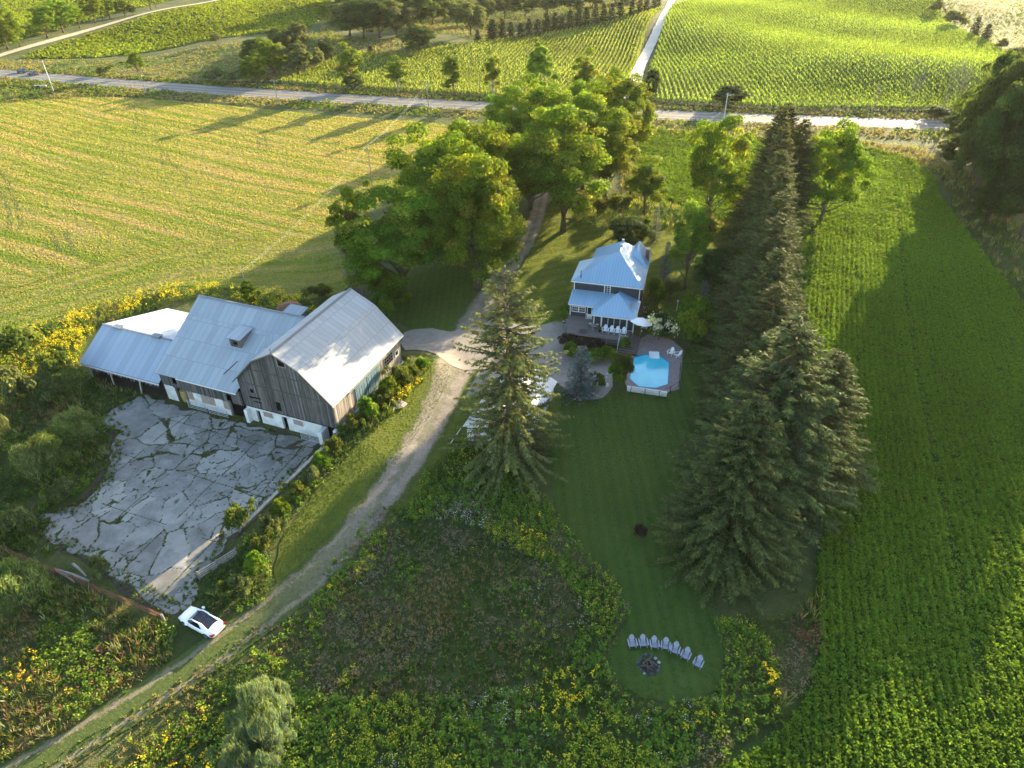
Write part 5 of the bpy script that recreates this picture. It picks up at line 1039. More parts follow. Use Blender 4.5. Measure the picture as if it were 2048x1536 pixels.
# white block wall with black mesh fence below the pool
b0_, b1_ = G(1253, 783)[:2], G(1333, 795)[:2]; dv = b1_-b0_; L = np.linalg.norm(dv); WF = Fr(b0_, math.degrees(math.atan2(dv[1], dv[0])))
e = empty('pool_wall', WF.P(L/2, 0, 0), 0, 'low pale wall along the bottom edge of the pool terrace', 'wall')
bx('wall_face', WF, 0, L, .1, .6, 0, .62, M['whitewash'], e); mb = MB()
for i in range(6): mb.tube([WF.P(i*L/6+.02, -.02, .72), WF.P((i+1)*L/6-.02, -.02, .72)], [.17, .17], 9)
mb.build('cover_roller', M['white'], e)
fe = empty('pool_fence', WF.P(L/2, -.4, 0), 0, 'black metal fence round the lower corner of the pool', 'fence'); fp = [WF.P(a, -.45, 0) for a in np.linspace(.6, L-1.0, 3)]+[np.r_[G(1340, 787)[:2], 0], np.r_[G(1357, 775)[:2], 0], np.r_[G(1360, 740)[:2], 0]]
for p in fp: mb = MB(); mb.tube([p, p+[0, 0, 1.25]], [.05, .05], 5); mb.build('post', M['black'], fe)
mb = MB()
for a, b in zip(fp[:-1], fp[1:]):
    for z_ in (.35, 1.15): mb.tube([a+[0, 0, z_], (a+b)/2+[0, 0, z_-.06], b+[0, 0, z_]], [.025]*3, 4)
mb.build('wire', M['black'], fe)
# ------------------------------------------------------------ tree kinds
MG = [(.092, .158, .019), (.115, .178, .021), (.078, .138, .018), (.145, .20, .025), (.10, .165, .02)]; MGO = MG+[(.165, .19, .028)]
SP = [(.082, .105, .036), (.064, .086, .032), (.10, .122, .04)]; OL = [(.10, .125, .05), (.12, .145, .06), (.085, .11, .045)]; DKG = [(.05, .085, .026), (.062, .098, .03), (.042, .072, .025)]
mk_decid('maple_a', 1, 9, 20, 2.6, 170, 56000, .36, MGO, .45, 22, rcf=.20)
mk_decid('maple_b', 2, 8, 20, 2.2, 150, 46000, .36, MG, .42, 22, rcf=.21, rough=.28)
mk_decid('maple_c', 3, 7, 20, 3.6, 105, 32000, .36, MGO, .4, 26, rcf=.22, rough=.35, shell=.5)
mk_decid('open_tree', 4, 6, 18, 4, 60, 17000, .36, MG, .32, 24, rcf=.25, rough=.4, shell=.35)
mk_decid('thin_tree', 5, 4, 15, 1.4, 60, 11000, .38, MGO+[(.16, .13, .04)], .28, 22, rcf=.27, rough=.4, shell=.3, matb='bark_pale')
mk_decid('column_tree', 6, 3.2, 14, .8, 56, 12000, .38, MG, .22, 12, rcf=.3, rough=.3, shell=.4)
mk_decid('willow', 7, 8, 18, 1.0, 90, 15000, .62, OL, .4, 12, rcf=.2, rough=.3)
mk_decid('dark_tree', 8, 8, 20, 1.2, 140, 34000, .44, DKG, .4, 8, rcf=.2)
mk_decid('shrub', 9, 2.2, 2.6, .0, 26, 3600, .26, MG, .05, 6, rcf=.3, bottom=-.4)
mk_decid('shrub_b', 10, 2.2, 2.8, .0, 30, 3400, .24, [(.09, .12, .03), (.12, .14, .035), (.07, .10, .03)], .05, 8, rcf=.28, rough=.4, bottom=-.4)
mk_decid('shrub_olive', 16, 2.2, 2.8, .0, 30, 3800, .26, OL, .05, 8, rcf=.28, rough=.4, bottom=-.4)
mk_decid('shrub_purple', 11, 2.2, 2.4, .0, 26, 3400, .24, [(.05, .036, .032), (.065, .05, .038), (.045, .035, .03)], .05, 6, rcf=.3, bottom=-.3)
mk_decid('hydrangea', 12, 2.4, 3.4, .0, 30, 3400, .26, DKG+MG[:1], .05, 8, rcf=.28, bottom=-.4)
V, F, C, CC = crown(13, 2.5, 0, 3.5, 60, 900, .34, [(.50, .52, .42), (.62, .62, .54)], rcf=.25, bottom=-.2); TREES['hydrangea'].append(('flower_heads', np_mesh('hydrangea_flowers', V, F, C))); TREES['hydrangea'][-1][1].materials.append(M['leaf'])
mk_decid('silver_willow', 14, 3.6, 5, 0.0, 150, 34000, .17, [(.10, .14, .085), (.13, .17, .105), (.08, .12, .07)], .09, 16, rcf=.14, rough=.45, bottom=-.3, shell=.4, spray=True)
mk_decid('tall_grass_bush', 15, 2.2, 2.4, 0, 60, 6000, .2, [(.13, .17, .07), (.10, .14, .045)], .04, 4, rcf=.28, bottom=-.2, spray=True)
mk_conif('spruce_a', 1, 6.2, 24, 60, 14, 4.2, SP, .03, .62, .15, ragged=.4)
mk_conif('spruce_b', 2, 5.8, 24, 58, 14, 4.2, SP+[(.075, .085, .04)], .03, .62, .15, ragged=.5)
mk_conif('spruce_near', 3, 6.6, 24, 44, 10, 3.6, [(.125, .15, .055), (.10, .13, .05), (.15, .17, .065)], .05, .62, .14, ragged=.62, droop=.5, power=.5, trunk_r=.4)
mk_conif('blue_spruce', 4, 2.4, 8, 34, 12, 1.6, [(.11, .15, .155), (.09, .13, .135), (.14, .18, .18)], .03, .38, .16, trunk_r=.14, wood=False)
mk_conif('far_conifer', 5, 3.4, 12, 26, 10, .8, [(.035, .052, .024), (.045, .062, .028)], .03, .9, .4, trunk_r=.2, wood=False)
mk_bare('bare_tree', 3, 14, .42, .24, 6); mk_bare('bare_fork', 5, 10, .38, .16, 5, stems=2); mk_bare('bare_shrub', 8, 8, .5, .12, 5, 'bark_pale', 4)

# ------------------------------------------------------------ trees round the drive and the house
T = tree
T('maple_c', 'maple_tree', 812, 598, 385, 225, 'maple with bare leaning trunk showing behind the gambrel barn', rot=1.0)
T('maple_a', 'maple_tree', 955, 578, 300, 215, 'broad dense maple overhanging the driveway bend, foremost of the big ones', rot=.3)
T('maple_b', 'maple_tree', 895, 520, 268, 200, 'broad maple at the field side of the big clump near the driveway bend', rot=2.2)
T('maple_a', 'maple_tree', 955, 470, 238, 215, 'tall round-topped maple behind the two foremost of the big clump', rot=4.0)
T('maple_c', 'maple_tree', 1126, 463, 214, 200, 'tall maple with a bare lower trunk on the lawn edge right of the driveway', rot=2.6)
T('maple_b', 'maple_tree', 1030, 372, 222, 135, 'maple on the field side of the driveway avenue, second back from the clump')
T('maple_c', 'maple_tree', 1012, 322, 180, 120, 'sunlit maple at the field end of the avenue nearest the highway')
T('maple_b', 'maple_tree', 1088, 338, 166, 140, 'maple in the middle of the avenue beside the highway end')
T('maple_a', 'maple_tree', 1165, 390, 178, 165, 'round maple directly behind the tall one on the lawn edge')
T('maple_c', 'maple_tree', 1210, 412, 228, 130, 'loose-crowned maple at the house side of the avenue above the tall grass')
T('maple_b', 'maple_tree', 1240, 318, 150, 120, 'maple at the highway end of the avenue on the house side')
T('maple_a', 'maple_tree', 1168, 300, 160, 130, 'yellow-green maple near the mouth of the driveway')
T('maple_b', 'maple_tree', 1060, 420, 262, 140, 'maple pressed between the big clump and the avenue, over the hidden drive')
T('column_tree', 'oak_tree', 1075, 222, 86, 60, 'dark compact tree rising above the avenue beyond the highway')
T('thin_tree', 'pine_tree', 1168, 238, 88, 62, 'thin open-crowned tree beyond the avenue, beside the dark compact one')
T('thin_tree', 'poplar_tree', 1226, 222, 128, 50, 'pale wispy tree between the avenue and the white lane')
T('dark_tree', 'shrub_tree', 1299, 212, 132, 36, 'narrow dark tree at the foot of the white lane')
T('dark_tree', 'shrub_tree', 1455, 214, 168, 66, 'round dark bush tree beyond the highway behind the lamp pole')
T('thin_tree', 'poplar_tree', 718, 588, 366, 88, 'half-dead poplar with pale bare limbs left of the barn-side maple')
T('bare_shrub', 'dead_tree', 722, 592, 405, 90, 'dead grey stems standing inside the half-dead poplar'); T('bare_fork', 'dead_tree', 700, 585, 470, 90, 'bare dark forked tree leaning out over the field behind the gambrel barn')
T('maple_c', 'ash_tree', 1409, 462, 236, 128, 'tall leaning tree with a long bare trunk at the small field behind the house', rot=3.7)
T('open_tree', 'ash_tree', 1287, 430, 325, 105, 'low spreading tree left of the tall leaning one behind the house')
T('open_tree', 'birch_tree', 1368, 578, 412, 100, 'airy yellow-green tree right of the house roof')
T('shrub_olive', 'willow_bush', 1395, 470, 400, 66, 'sunlit willow bush at the foot of the tall leaning tree', 'bush')
T('dark_tree', 'yew_bush', 1258, 496, 432, 92, 'big dark bush directly behind the house roof', 'bush')
T('blue_spruce', 'blue_spruce', 1308, 482, 412, 34, 'blue-grey spruce farthest behind the house', rot=0); T('blue_spruce', 'blue_spruce', 1326, 572, 482, 42, 'blue-grey spruce standing close to the right side of the house roof')
T('blue_spruce', 'blue_spruce', 1400, 628, 560, 38, 'small blue spruce at the end of the sunlit lawn strip right of the house'); T('blue_spruce', 'blue_spruce', 1160, 788, 692, 84, 'stout blue spruce on the gravel between the lone spruce and the pool')
T('dark_tree', 'apple_tree', 1425, 580, 498, 88, 'dark round tree against the spruce row right of the house')
T('shrub', 'yard_bush', 1381, 685, 606, 80, 'big round green bush above the pool terrace', 'bush'); T('hydrangea', 'hydrangea_bush', 1316, 682, 622, 64, 'round bush full of white flower heads beside the patio parasol', 'bush')
T('maple_b', 'maple_tree', 1640, 445, 252, 130, 'autumn-tinted round tree on the field side of the spruce row')
for i, (u, v, t, w, k_, lb) in enumerate([(1246, 768, 700, 38, 'shrub_b', 'tall shrub screening the left side of the pool'), (1232, 772, 728, 42, 'shrub', 'low shrub at the lower left corner of the pool'), (1134, 694, 668, 38, 'shrub_purple', 'wine-red bush at the left corner of the deck'), (1162, 702, 676, 42, 'shrub_purple', 'wine-red bush under the middle of the deck'), (1190, 702, 678, 38, 'shrub_purple', 'wine-red bush under the deck below the table'),
        (1140, 716, 688, 34, 'shrub', 'green shrub behind the stout blue spruce'), (1188, 722, 700, 44, 'shrub', 'low green shrub between wine-red bushes and gravel'), (1215, 720, 696, 36, 'shrub', 'dark green shrub under the deck front'), (1248, 698, 676, 26, 'shrub', 'small shrub against the foot of the timber steps'), (1196, 780, 745, 30, 'shrub_b', 'small shrub at the right foot of the stout blue spruce'),
        (1128, 640, 612, 22, 'shrub', 'small bush at the left wall of the house'), (1302, 640, 600, 34, 'shrub_b', 'bush against the right wall of the house'), (1308, 610, 560, 40, 'shrub', 'dark bush in the shade right of the house'), (1340, 600, 560, 34, 'shrub_b', 'brownish bush at the foot of the airy yellow-green tree'), (1455, 560, 500, 60, 'shrub', 'bush at the upper end of the spruce row'), (1290, 470, 440, 40, 'shrub', 'bush behind the house next to the farthest blue spruce'),
        (1240, 425, 385, 60, 'shrub_b', 'sunlit bush at the edge of the small field'), (1200, 420, 395, 50, 'shrub_b', 'low sunlit bush right of the driveway avenue'), (1420, 470, 440, 34, 'shrub', 'bush at the trunk of the tall leaning tree'), (804, 610, 582, 44, 'shrub', 'undergrowth bush round the trunk of the barn-side maple'), (768, 600, 545, 70, 'shrub', 'bush filling the gap behind the gambrel barn roof'), (640, 600, 570, 56, 'shrub_b', 'weedy bush behind the ridge of the middle barn'),
        (1380, 640, 590, 50, 'shrub', 'dark bush left of the small blue spruce'), (735, 378, 361, 18, 'shrub', 'tiny bush at the foot of the pole in the stubble field'), (765, 640, 590, 50, 'shrub', 'dark bush against the rear corner of the gambrel barn')]):
    T(k_, 'purple_bush' if k_ == 'shrub_purple' else 'garden_bush', u, v, t, w, lb, 'bush')
# the lone spruce and the spruce row
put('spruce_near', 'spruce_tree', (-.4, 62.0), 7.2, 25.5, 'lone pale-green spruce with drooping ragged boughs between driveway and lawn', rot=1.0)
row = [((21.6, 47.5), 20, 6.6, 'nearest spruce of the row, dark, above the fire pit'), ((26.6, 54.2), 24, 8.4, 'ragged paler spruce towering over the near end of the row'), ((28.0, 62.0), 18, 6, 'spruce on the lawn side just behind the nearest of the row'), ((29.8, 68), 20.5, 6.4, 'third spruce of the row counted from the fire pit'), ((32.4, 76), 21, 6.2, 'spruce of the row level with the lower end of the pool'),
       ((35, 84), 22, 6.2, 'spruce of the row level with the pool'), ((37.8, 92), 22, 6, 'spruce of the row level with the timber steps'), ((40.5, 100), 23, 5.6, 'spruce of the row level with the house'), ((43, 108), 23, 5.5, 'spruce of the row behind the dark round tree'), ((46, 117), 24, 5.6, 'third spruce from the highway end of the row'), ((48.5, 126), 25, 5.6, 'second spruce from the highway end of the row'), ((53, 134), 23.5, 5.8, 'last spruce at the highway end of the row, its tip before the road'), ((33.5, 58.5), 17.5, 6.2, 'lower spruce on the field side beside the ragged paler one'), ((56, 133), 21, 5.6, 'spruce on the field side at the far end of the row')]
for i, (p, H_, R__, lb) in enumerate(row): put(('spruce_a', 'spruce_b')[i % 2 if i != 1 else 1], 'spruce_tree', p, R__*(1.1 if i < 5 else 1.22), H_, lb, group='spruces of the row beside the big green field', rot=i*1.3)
# woods at the right
r = np.random.default_rng(77); wl = [((100, 125), 25), ((103, 134), 27), ((106, 144), 29), ((107, 152), 29), ((112, 160), 27), ((118, 170), 24), ((124, 179), 20), ((131, 188), 19), ((111, 143), 28), ((114, 151), 29), ((119, 160), 27), ((124, 168), 22), ((131, 177), 20), ((138, 187), 19), ((145, 197), 18), ((117, 176), 11), ((120, 185), 10), ((108, 163), 10), ((152, 206), 17), ((97, 131), 9), ((98.5, 134), 29), ((102, 146), 30), ((107, 156), 29)]
for i, (p, H_) in enumerate(wl): put('dark_tree', 'woodland_tree', p, (7.2 if H_ > 12 else 4.5)+r.uniform(-.6, .7), H_+r.uniform(-1, 1), 'one of the dark broadleaf trees of the wood at the right edge', group='trees of the wood at the right edge')
# shrubs left and along the retaining wall
for i, (u, v, t, w, k_, lb) in enumerate([(45, 735, 655, 115, 'shrub_b', 'large round sunlit bush at the left edge beside the goldenrod'), (20, 790, 725, 80, 'shrub_olive', 'olive bush at the left edge below the large round one'), (72, 815, 745, 80, 'shrub_olive', 'feathery olive bush left of the open shed'), (128, 790, 738, 90, 'tall_grass_bush', 'low bright green bush at the corner of the open shed'), (10, 900, 800, 60, 'shrub_olive', 'sunlit bush cut by the left edge above the tall weeds'),
        (170, 900, 830, 100, 'tall_grass_bush', 'pale willowy bush beside the upper left of the cracked yard'), (100, 960, 880, 100, 'tall_grass_bush', 'willowy clump between the yard and the left edge'), (130, 1000, 965, 60, 'shrub_olive', 'low bush at the dirt corner of the yard'), (55, 1070, 1010, 70, 'shrub_olive', 'bush just above the rusty rail'), (208, 1150, 1115, 40, 'shrub_olive', 'brown-green bush on the yard above the rail'), (60, 1220, 1140, 110, 'tall_grass_bush', 'grey-green clump below the rusty rail'),
        (125, 775, 700, 60, 'shrub_b', 'sunlit bush between the goldenrod and the shed corner')]): T(k_, 'wild_bush', u, v, t, w, lb, 'bush')
for i, (u, v, t, w, k_) in enumerate([(847, 742, 716, 36, 'shrub'), (822, 760, 728, 40, 'shrub_b'), (800, 772, 732, 52, 'shrub_b'), (778, 795, 758, 46, 'shrub'), (758, 815, 782, 38, 'shrub_b'), (738, 838, 800, 42, 'shrub'), (712, 862, 826, 40, 'shrub_b'), (690, 885, 850, 36, 'shrub'), (672, 912, 874, 40, 'shrub_b'), (648, 940, 905, 38, 'shrub'), (622, 972, 935, 44, 'shrub_olive'), (596, 1000, 962, 44, 'shrub_b'), (568, 1035, 1000, 40, 'shrub'), (545, 1065, 1028, 44, 'shrub_olive'), (528, 1105, 1068, 46, 'shrub_b'), (515, 1148, 1110, 46, 'shrub'), (488, 1185, 1150, 48, 'shrub_olive'), (455, 1195, 1165, 40, 'shrub_b')]):
    T(k_, 'hedge_bush', u, v, t, w, 'leafy bush of the ragged hedge between the barn wall and the grass verge', 'bush', 'bushes of the hedge along the retaining wall')
T('shrub_b', 'flowering_bush', 487, 1062, 1008, 58, 'brown and yellow flowering bush inside the yard against the retaining wall', 'bush'); T('silver_willow', 'willow_bush', 552, 1590, 1395, 175, 'silvery grey-green willow bush cut by the bottom edge', 'bush')
T('shrub_purple', 'small_shrub', 1279, 1072, 1052, 30, 'small reddish shrub alone on the striped lawn', 'bush')
# beyond the highway
for (u, v, t, w, k_, lb) in [(705, 178, 80, 66, 'thin_tree', 'roadside tree with a dark bush at its foot, leftmost of the four beyond the highway'), (709, 180, 148, 44, 'dark_tree', 'dark bush at the foot of the leftmost roadside tree'), (797, 187, 108, 56, 'thin_tree', 'rounded roadside tree, second from left beyond the highway'), (908, 192, 106, 46, 'column_tree', 'tapering roadside tree, third from left beyond the highway'), (986, 198, 96, 44, 'thin_tree', 'thin yellowing roadside tree, rightmost of the four beyond the highway'),
        (278, 152, 104, 48, 'open_tree', 'small lone tree in the dry meadow beyond the highway'), (212, 150, 130, 34, 'shrub_b', 'yellowish bush left of the lone meadow tree'), (433, 88, 66, 26, 'shrub_olive', 'single small bush at the edge of the far green crop'), (648, 36, 8, 18, 'column_tree', 'pale narrow tree left of the far dark wood'), (742, 112, 92, 20, 'far_conifer', 'little dark bush in the hollow before the far wood'), (838, 106, 48, 74, 'dark_tree', 'big round dark bush in front of the far wood'),
        (512, 165, 112, 52, 'maple_b', 'green tree at the front left of the roadside thicket'), (548, 150, 80, 66, 'maple_b', 'yellow-green tree in the middle of the roadside thicket'), (598, 152, 78, 72, 'willow', 'wide olive tree at the right of the roadside thicket'), (565, 128, 44, 60, 'willow', 'grey willow at the top left of the roadside thicket'), (600, 118, 34, 62, 'willow', 'grey willow at the top of the roadside thicket'), (515, 130, 74, 60, 'dark_tree', 'dark tree at the back left of the roadside thicket'), (636, 140, 96, 40, 'shrub_olive', 'brownish bush at the right foot of the roadside thicket'), (652, 120, 80, 40, 'dark_tree', 'dark tree at the right end of the roadside thicket'), (470, 168, 140, 60, 'shrub_olive', 'scrub at the left foot of the roadside thicket'), (430, 160, 138, 50, 'shrub_olive', 'low scrub left of the roadside thicket')]:
    T(k_, 'roadside_tree' if t > 70 and k_ != 'shrub_olive' else 'wild_tree', u, v, t, w, lb)
for i, (u, v, t, w, k_) in enumerate([(16, 98, 28, 62, 'maple_b'), (41, 93, 22, 40, 'open_tree'), (95, 76, 15, 62, 'open_tree'), (127, 65, -2, 62, 'maple_b'), (160, 56, 14, 44, 'open_tree'), (191, 46, -8, 44, 'maple_c'), (206, 42, -4, 34, 'open_tree'), (220, 38, -6, 36, 'maple_c'), (250, 32, -2, 34, 'maple_b'), (302, 19, -20, 34, 'open_tree'), (312, 15, -22, 30, 'thin_tree'), (-20, 108, 30, 50, 'maple_b')]): T(k_, 'lane_tree', u, v, t, w, 'one of the broadleaf trees lined up above the pale farm track', group='trees lined up along the farm track')
T('dark_tree', 'dark_bush', 266, 30, 8, 20, 'dark bush at the far end of the tree line on the farm track', 'bush')
for i, (u, v, w) in enumerate([(700, 72, 60), (728, 76, 66), (760, 76, 70), (795, 74, 66), (828, 66, 64), (722, 40, 70), (770, 36, 70), (820, 34, 70), (865, 52, 60), (880, 30, 70), (700, 20, 60), (750, 8, 80), (820, 4, 80), (890, 0, 80)]): T('dark_tree' if i % 3 else 'willow', 'forest_tree', u, v, v-84 if i < 5 else v-74, w*1.5, 'one of the tall dark trees of the wood at the top centre', group='trees of the far wood')
for i, (u, v, t, w, k_) in enumerate([(942, 72, -5, 76, 'willow'), (915, 55, 0, 50, 'willow'), (970, 50, -10, 60, 'willow'), (1010, 40, -18, 60, 'willow'), (1050, 34, -20, 60, 'dark_tree'), (1095, 30, -20, 60, 'willow'), (1140, 26, -22, 60, 'dark_tree'), (1185, 20, -26, 60, 'willow'), (1230, 10, -30, 60, 'dark_tree'), (975, 20, -30, 60, 'dark_tree'), (1275, 0, -30, 50, 'dark_tree')]): T(k_, 'forest_tree', u, v, t, w, 'one of the broadleaf trees behind the row of far conifers', group='broadleaf trees behind the far conifers')
for i, (u, v, h_, w) in enumerate([(955, 88, 30, 20), (985, 80, 42, 36), (1004, 76, 40, 24), (1022, 78, 34, 24), (1042, 80, 34, 28), (1058, 76, 40, 26), (1075, 76, 38, 26), (1092, 70, 44, 30), (1110, 68, 44, 28), (1124, 66, 32, 28), (1140, 60, 40, 28), (1156, 60, 44, 28), (1172, 56, 42, 28), (1190, 52, 44, 26), (1206, 48, 40, 26), (1222, 46, 40, 24), (1240, 38, 44, 24), (1262, 36, 40, 20), (1278, 32, 44, 20), (1292, 28, 44, 20), (1306, 24, 40, 20), (1315, 20, 38, 18)]): T('far_conifer', 'far_conifer', u, v, v-h_, w, 'one of the dark conifers edging the corn at the top centre', group='conifers edging the corn')
for (u, v, t, w, k_, lb) in [(1868, 26, -4, 30, 'shrub_olive', 'bush farthest up the edge between corn and pasture'), (1905, 56, 18, 48, 'shrub_olive', 'wide olive bush at the corner of corn and pasture'), (1947, 72, 34, 28, 'far_conifer', 'left one of two dark conifers at the corn corner'), (1968, 84, 48, 30, 'far_conifer', 'right one of two dark conifers at the corn corner'), (2000, 100, 76, 28, 'shrub_olive', 'brownish bush right of the two dark conifers'), (2026, 118, 94, 34, 'dark_tree', 'dark bush at the right edge beyond the corn'), (2046, 130, 88, 40, 'willow', 'grey bush at the right edge above the wood')]: T(k_, 'field_bush' if k_ != 'far_conifer' else 'far_conifer', u, v, t, w, lb, 'tree' if k_ == 'far_conifer' else 'bush')
for (u, v, t, w, k_, lb) in [(1741, 234, 164, 40, 'bare_fork', 'bare forked tree leftmost beyond the right part of the highway'), (1809, 236, 134, 44, 'bare_tree', 'bare slender tree second from the left beyond the highway'), (1876, 238, 112, 66, 'bare_tree', 'largest bare tree beyond the highway'), (1903, 236, 146, 40, 'bare_fork', 'bare leaning tree right of the largest bare one')]: T(k_, 'bare_tree', u, v, t, w, lb)
T('dark_tree', 'roadside_bush', 1870, 236, 212, 50, 'dark bush at the foot of the largest bare tree', 'bush'); T('dark_tree', 'roadside_bush', 1908, 236, 216, 46, 'dark bush right of the foot of the largest bare tree', 'bush')

# ------------------------------------------------------------ poles and wires
def pole(u, v, t, lb, mat='pole', arm=1.6, lamp=False, r0=.16):
    g = G(u, v); H_ = hgt(g, t); e = empty('utility_pole', tuple(g), 0, lb, 'pole', None); mb = MB(); mb.tube([g, g+[0, 0, H_*.5], g+[0, 0, H_]], [r0, r0*.8, r0*.62], 8); mb.build('shaft', M[mat], e)
    if arm:
        mb = MB(); mb.beam(g+[-arm/2, .15, H_-.5], g+[arm/2, -.15, H_-.5], .1, .12, (.2, .2, .2)); mb.build('crossarm', M['pole'], e)
        mb = MB(); [mb.tube([g+[x, 0, H_-.45], g+[x, 0, H_-.2]], [.05, .03], 5) for x in (-arm/2+.1, 0, arm/2-.1)]; mb.build('insulator', M['galv'], e)
    if lamp: mb = MB(); mb.tube([g+[0, 0, H_-.8], g+[1.2, .4, H_-.5], g+[2.0, .5, H_-.5]], [.05, .05, .12], 6); mb.build('lamp_arm', M['galv'], e)
    return g+[0, 0, H_]
P1 = pole(108, 184, 121, 'leaning-looking pale utility pole at the far left verge', 'pole_pale', 1.2, r0=.2); P2 = pole(292, 186, 144, 'utility pole on the verge right of the pale one', arm=1.8); P3 = pole(556, 206, 159, 'utility pole on the verge between thicket and stubble field', arm=2.2)
P4 = pole(858, 223, 165, 'utility pole on the verge where the farm wires start', arm=2.2); P5 = pole(1447, 241, 186, 'pale lamp pole on the verge behind the leaning ash', 'pole_pale', 1.0, True, .18); P6 = pole(1893, 252, 212, 'utility pole at the edge of the right-hand wood', arm=1.6)
P7 = pole(745, 372, 290, 'lone wooden pole in the stubble field beside the trees', arm=0, r0=.14); P8 = pole(502, 612, 541, 'old pole overgrown with vines behind the middle barn', arm=0, r0=.14)
T('column_tree', 'vine', 503, 618, 560, 34, 'vines climbing the old pole behind the middle barn', 'vine')
for (u, v, t) in ((1303, 68, 50), (1328, 28, 10)): pole(u, v, t-6, 'small pole on the white lane among the corn, %s' % ('nearer' if v > 50 else 'farther'), arm=0, r0=.14)
def wire(a, b, sag, lb, rad=.009, mat='pole_pale'):
    a = np.array(a); b = np.array(b); m = MB(); m.tube([a+(b-a)*t-[0, 0, sag*4*t*(1-t)] for t in np.linspace(0, 1, 13)], [rad]*13, 4); tag(m.build('wire', M[mat]), lb, 'wire', 'overhead wires')
for k_, d_ in enumerate((-.35, .35)):
    wire(P4+[d_, 0, -.3], P7+[d_*.5, 0, -.1], 1.2, 'pale farm wire crossing the stubble field to the lone pole'); wire(P7+[d_*.5, 0, -.1], P8+[d_*.6, 0, -.1], 1.5, 'pale farm wire from the lone pole to the vine-covered pole')
for a, b in ((P1, P2), (P2, P3), (P3, P4), (P4, P5), (P5, P6)):
    for d_ in (-.7, .7): wire(a+[d_, 0, -.2], b+[d_, 0, -.2], 1.0, 'thin roadside wire strung between the highway poles', .02, 'pole')

# ------------------------------------------------------------ chairs
def chair(name, mat, label, group, loc, rz):
    e = empty(name, loc, rz, label, 'chair', group); k = lambda n, m: m.build(n, M[mat], e, local=True)
    m = MB()
    for i in range(5): y0 = -.30+i*.115; z = .36-.10*i/4; m.hexa([(-.24, y0, z-.03), (.24, y0, z-.03), (.24, y0+.1, z-.05), (-.24, y0+.1, z-.05)], [(-.24, y0, z), (.24, y0, z), (.24, y0+.1, z-.02), (-.24, y0+.1, z-.02)])
    k('seat', m); m = MB()
    for i in range(5):
        x = -.25+i*.1; w = .036; x = x*.86-.007; top = (.78, .90, .95, .90, .78)[i]; fx = 1.18
        p = np.array([x+.05, .22, .20]); q = np.array([(x+.05)*fx, .22+.42*(top/.95), .20+top*.80]); m.hexa([p+[-w, 0, 0], p+[w, 0, 0], p+[w, .03, 0], p+[-w, .03, 0]], [q+[-w*1.1, 0, 0], q+[w*1.1, 0, 0], q+[w*1.1, .03, 0], q+[-w*1.1, .03, 0]])
    m.hexa([(-.30, .47, .56), (.30, .47, .56), (.30, .51, .55), (-.30, .51, .55)], [(-.30, .50, .63), (.30, .50, .63), (.30, .54, .62), (-.30, .54, .62)]); k('backrest', m)
    for s in (-1, 1): m = MB(); x = s*.41; m.hexa([(x-.07, -.36, .53), (x+.07, -.36, .53), (x+.05, .46, .50), (x-.05, .46, .50)], [(x-.07, -.36, .56), (x+.07, -.36, .56), (x+.05, .46, .53), (x-.05, .46, .53)]); k('arm', m)
    for s in (-1, 1):
        x = s*.33; m = MB(); m.box(x-.025, x+.025, -.32, -.20, 0, .53); k('leg', m)
        m = MB(); m.hexa([(x-.024, .50, 0), (x+.024, .50, 0), (x+.024, .62, 0), (x-.024, .62, 0)], [(x-.024, -.30, .24), (x+.024, -.30, .24), (x+.024, -.26, .36), (x-.024, -.26, .36)]); k('leg', m)
    return e
fp = G(1298, 1330); fl = ['leftmost grey lawn chair of the arc above the fire pit', 'second grey lawn chair from the left above the fire pit', 'third grey lawn chair from the left above the fire pit', 'middle grey lawn chair of the seven above the fire pit', 'third grey lawn chair from the right by the fire pit', 'second grey lawn chair from the right by the fire pit', 'grey lawn chair standing apart at the right end of the arc by the fire pit']
c0 = None
for i, ((u, v), a) in enumerate(zip(((1265, 1288), (1287, 1287), (1309, 1290), (1331, 1293), (1350, 1301), (1371, 1312), (1396, 1328)), (4, 3, -2, -14, -24, -32, -33))):
    g = G(u, v, .3); loc = (g[0], g[1], .02)
    if c0 is None: c0 = chair('lawn_chair', 'grey_plastic', fl[0], 'grey lawn chairs round the fire pit', loc, math.radians(a)); c0.scale = (.92,)*3; ck = kids(c0)
    else:
        e = c0.copy(); col.objects.link(e); e.location = loc; e.rotation_euler = (0, 0, math.radians(a)); e['label'] = fl[i]
        for ch_ in ck: c_ = ch_.copy(); col.objects.link(c_); c_.parent = e
wl_ = ['leftmost white lawn chair on the deck before the glass doors', 'second white lawn chair from the left on the deck', 'third white lawn chair from the left on the deck', 'rightmost white lawn chair on the deck before the glass doors']
spots = [(1210, 661), (1222.5, 663), (1234.5, 664.5), (1247, 666)]; DKZ = HF.z0+DZ; w0 = None
allw = [(G(u, v, DKZ+.3), DKZ+.01, math.radians(-16), lb, 'white lawn chairs on the deck') for (u, v), lb in zip(spots, wl_)]+[(G(1341, 707, .4), .18, math.radians(-38), 'white lawn chair on the pool terrace, the left of the pair', 'white lawn chairs by the pool'), (G(1354, 711, .4), .18, math.radians(-78), 'white lawn chair on the pool terrace, the right of the pair', 'white lawn chairs by the pool')]
for g, z, a, lb, gp in allw:
    if w0 is None: w0 = chair('lawn_chair', 'plastic', lb, gp, (g[0], g[1], z), a); w0.scale = (1.05,)*3; wk = kids(w0)
    else:
        e = w0.copy(); col.objects.link(e); e.location = (g[0], g[1], z); e.rotation_euler = (0, 0, a); e['label'] = lb; e['group'] = gp
        for ch_ in wk: c_ = ch_.copy(); col.objects.link(c_); c_.parent = e
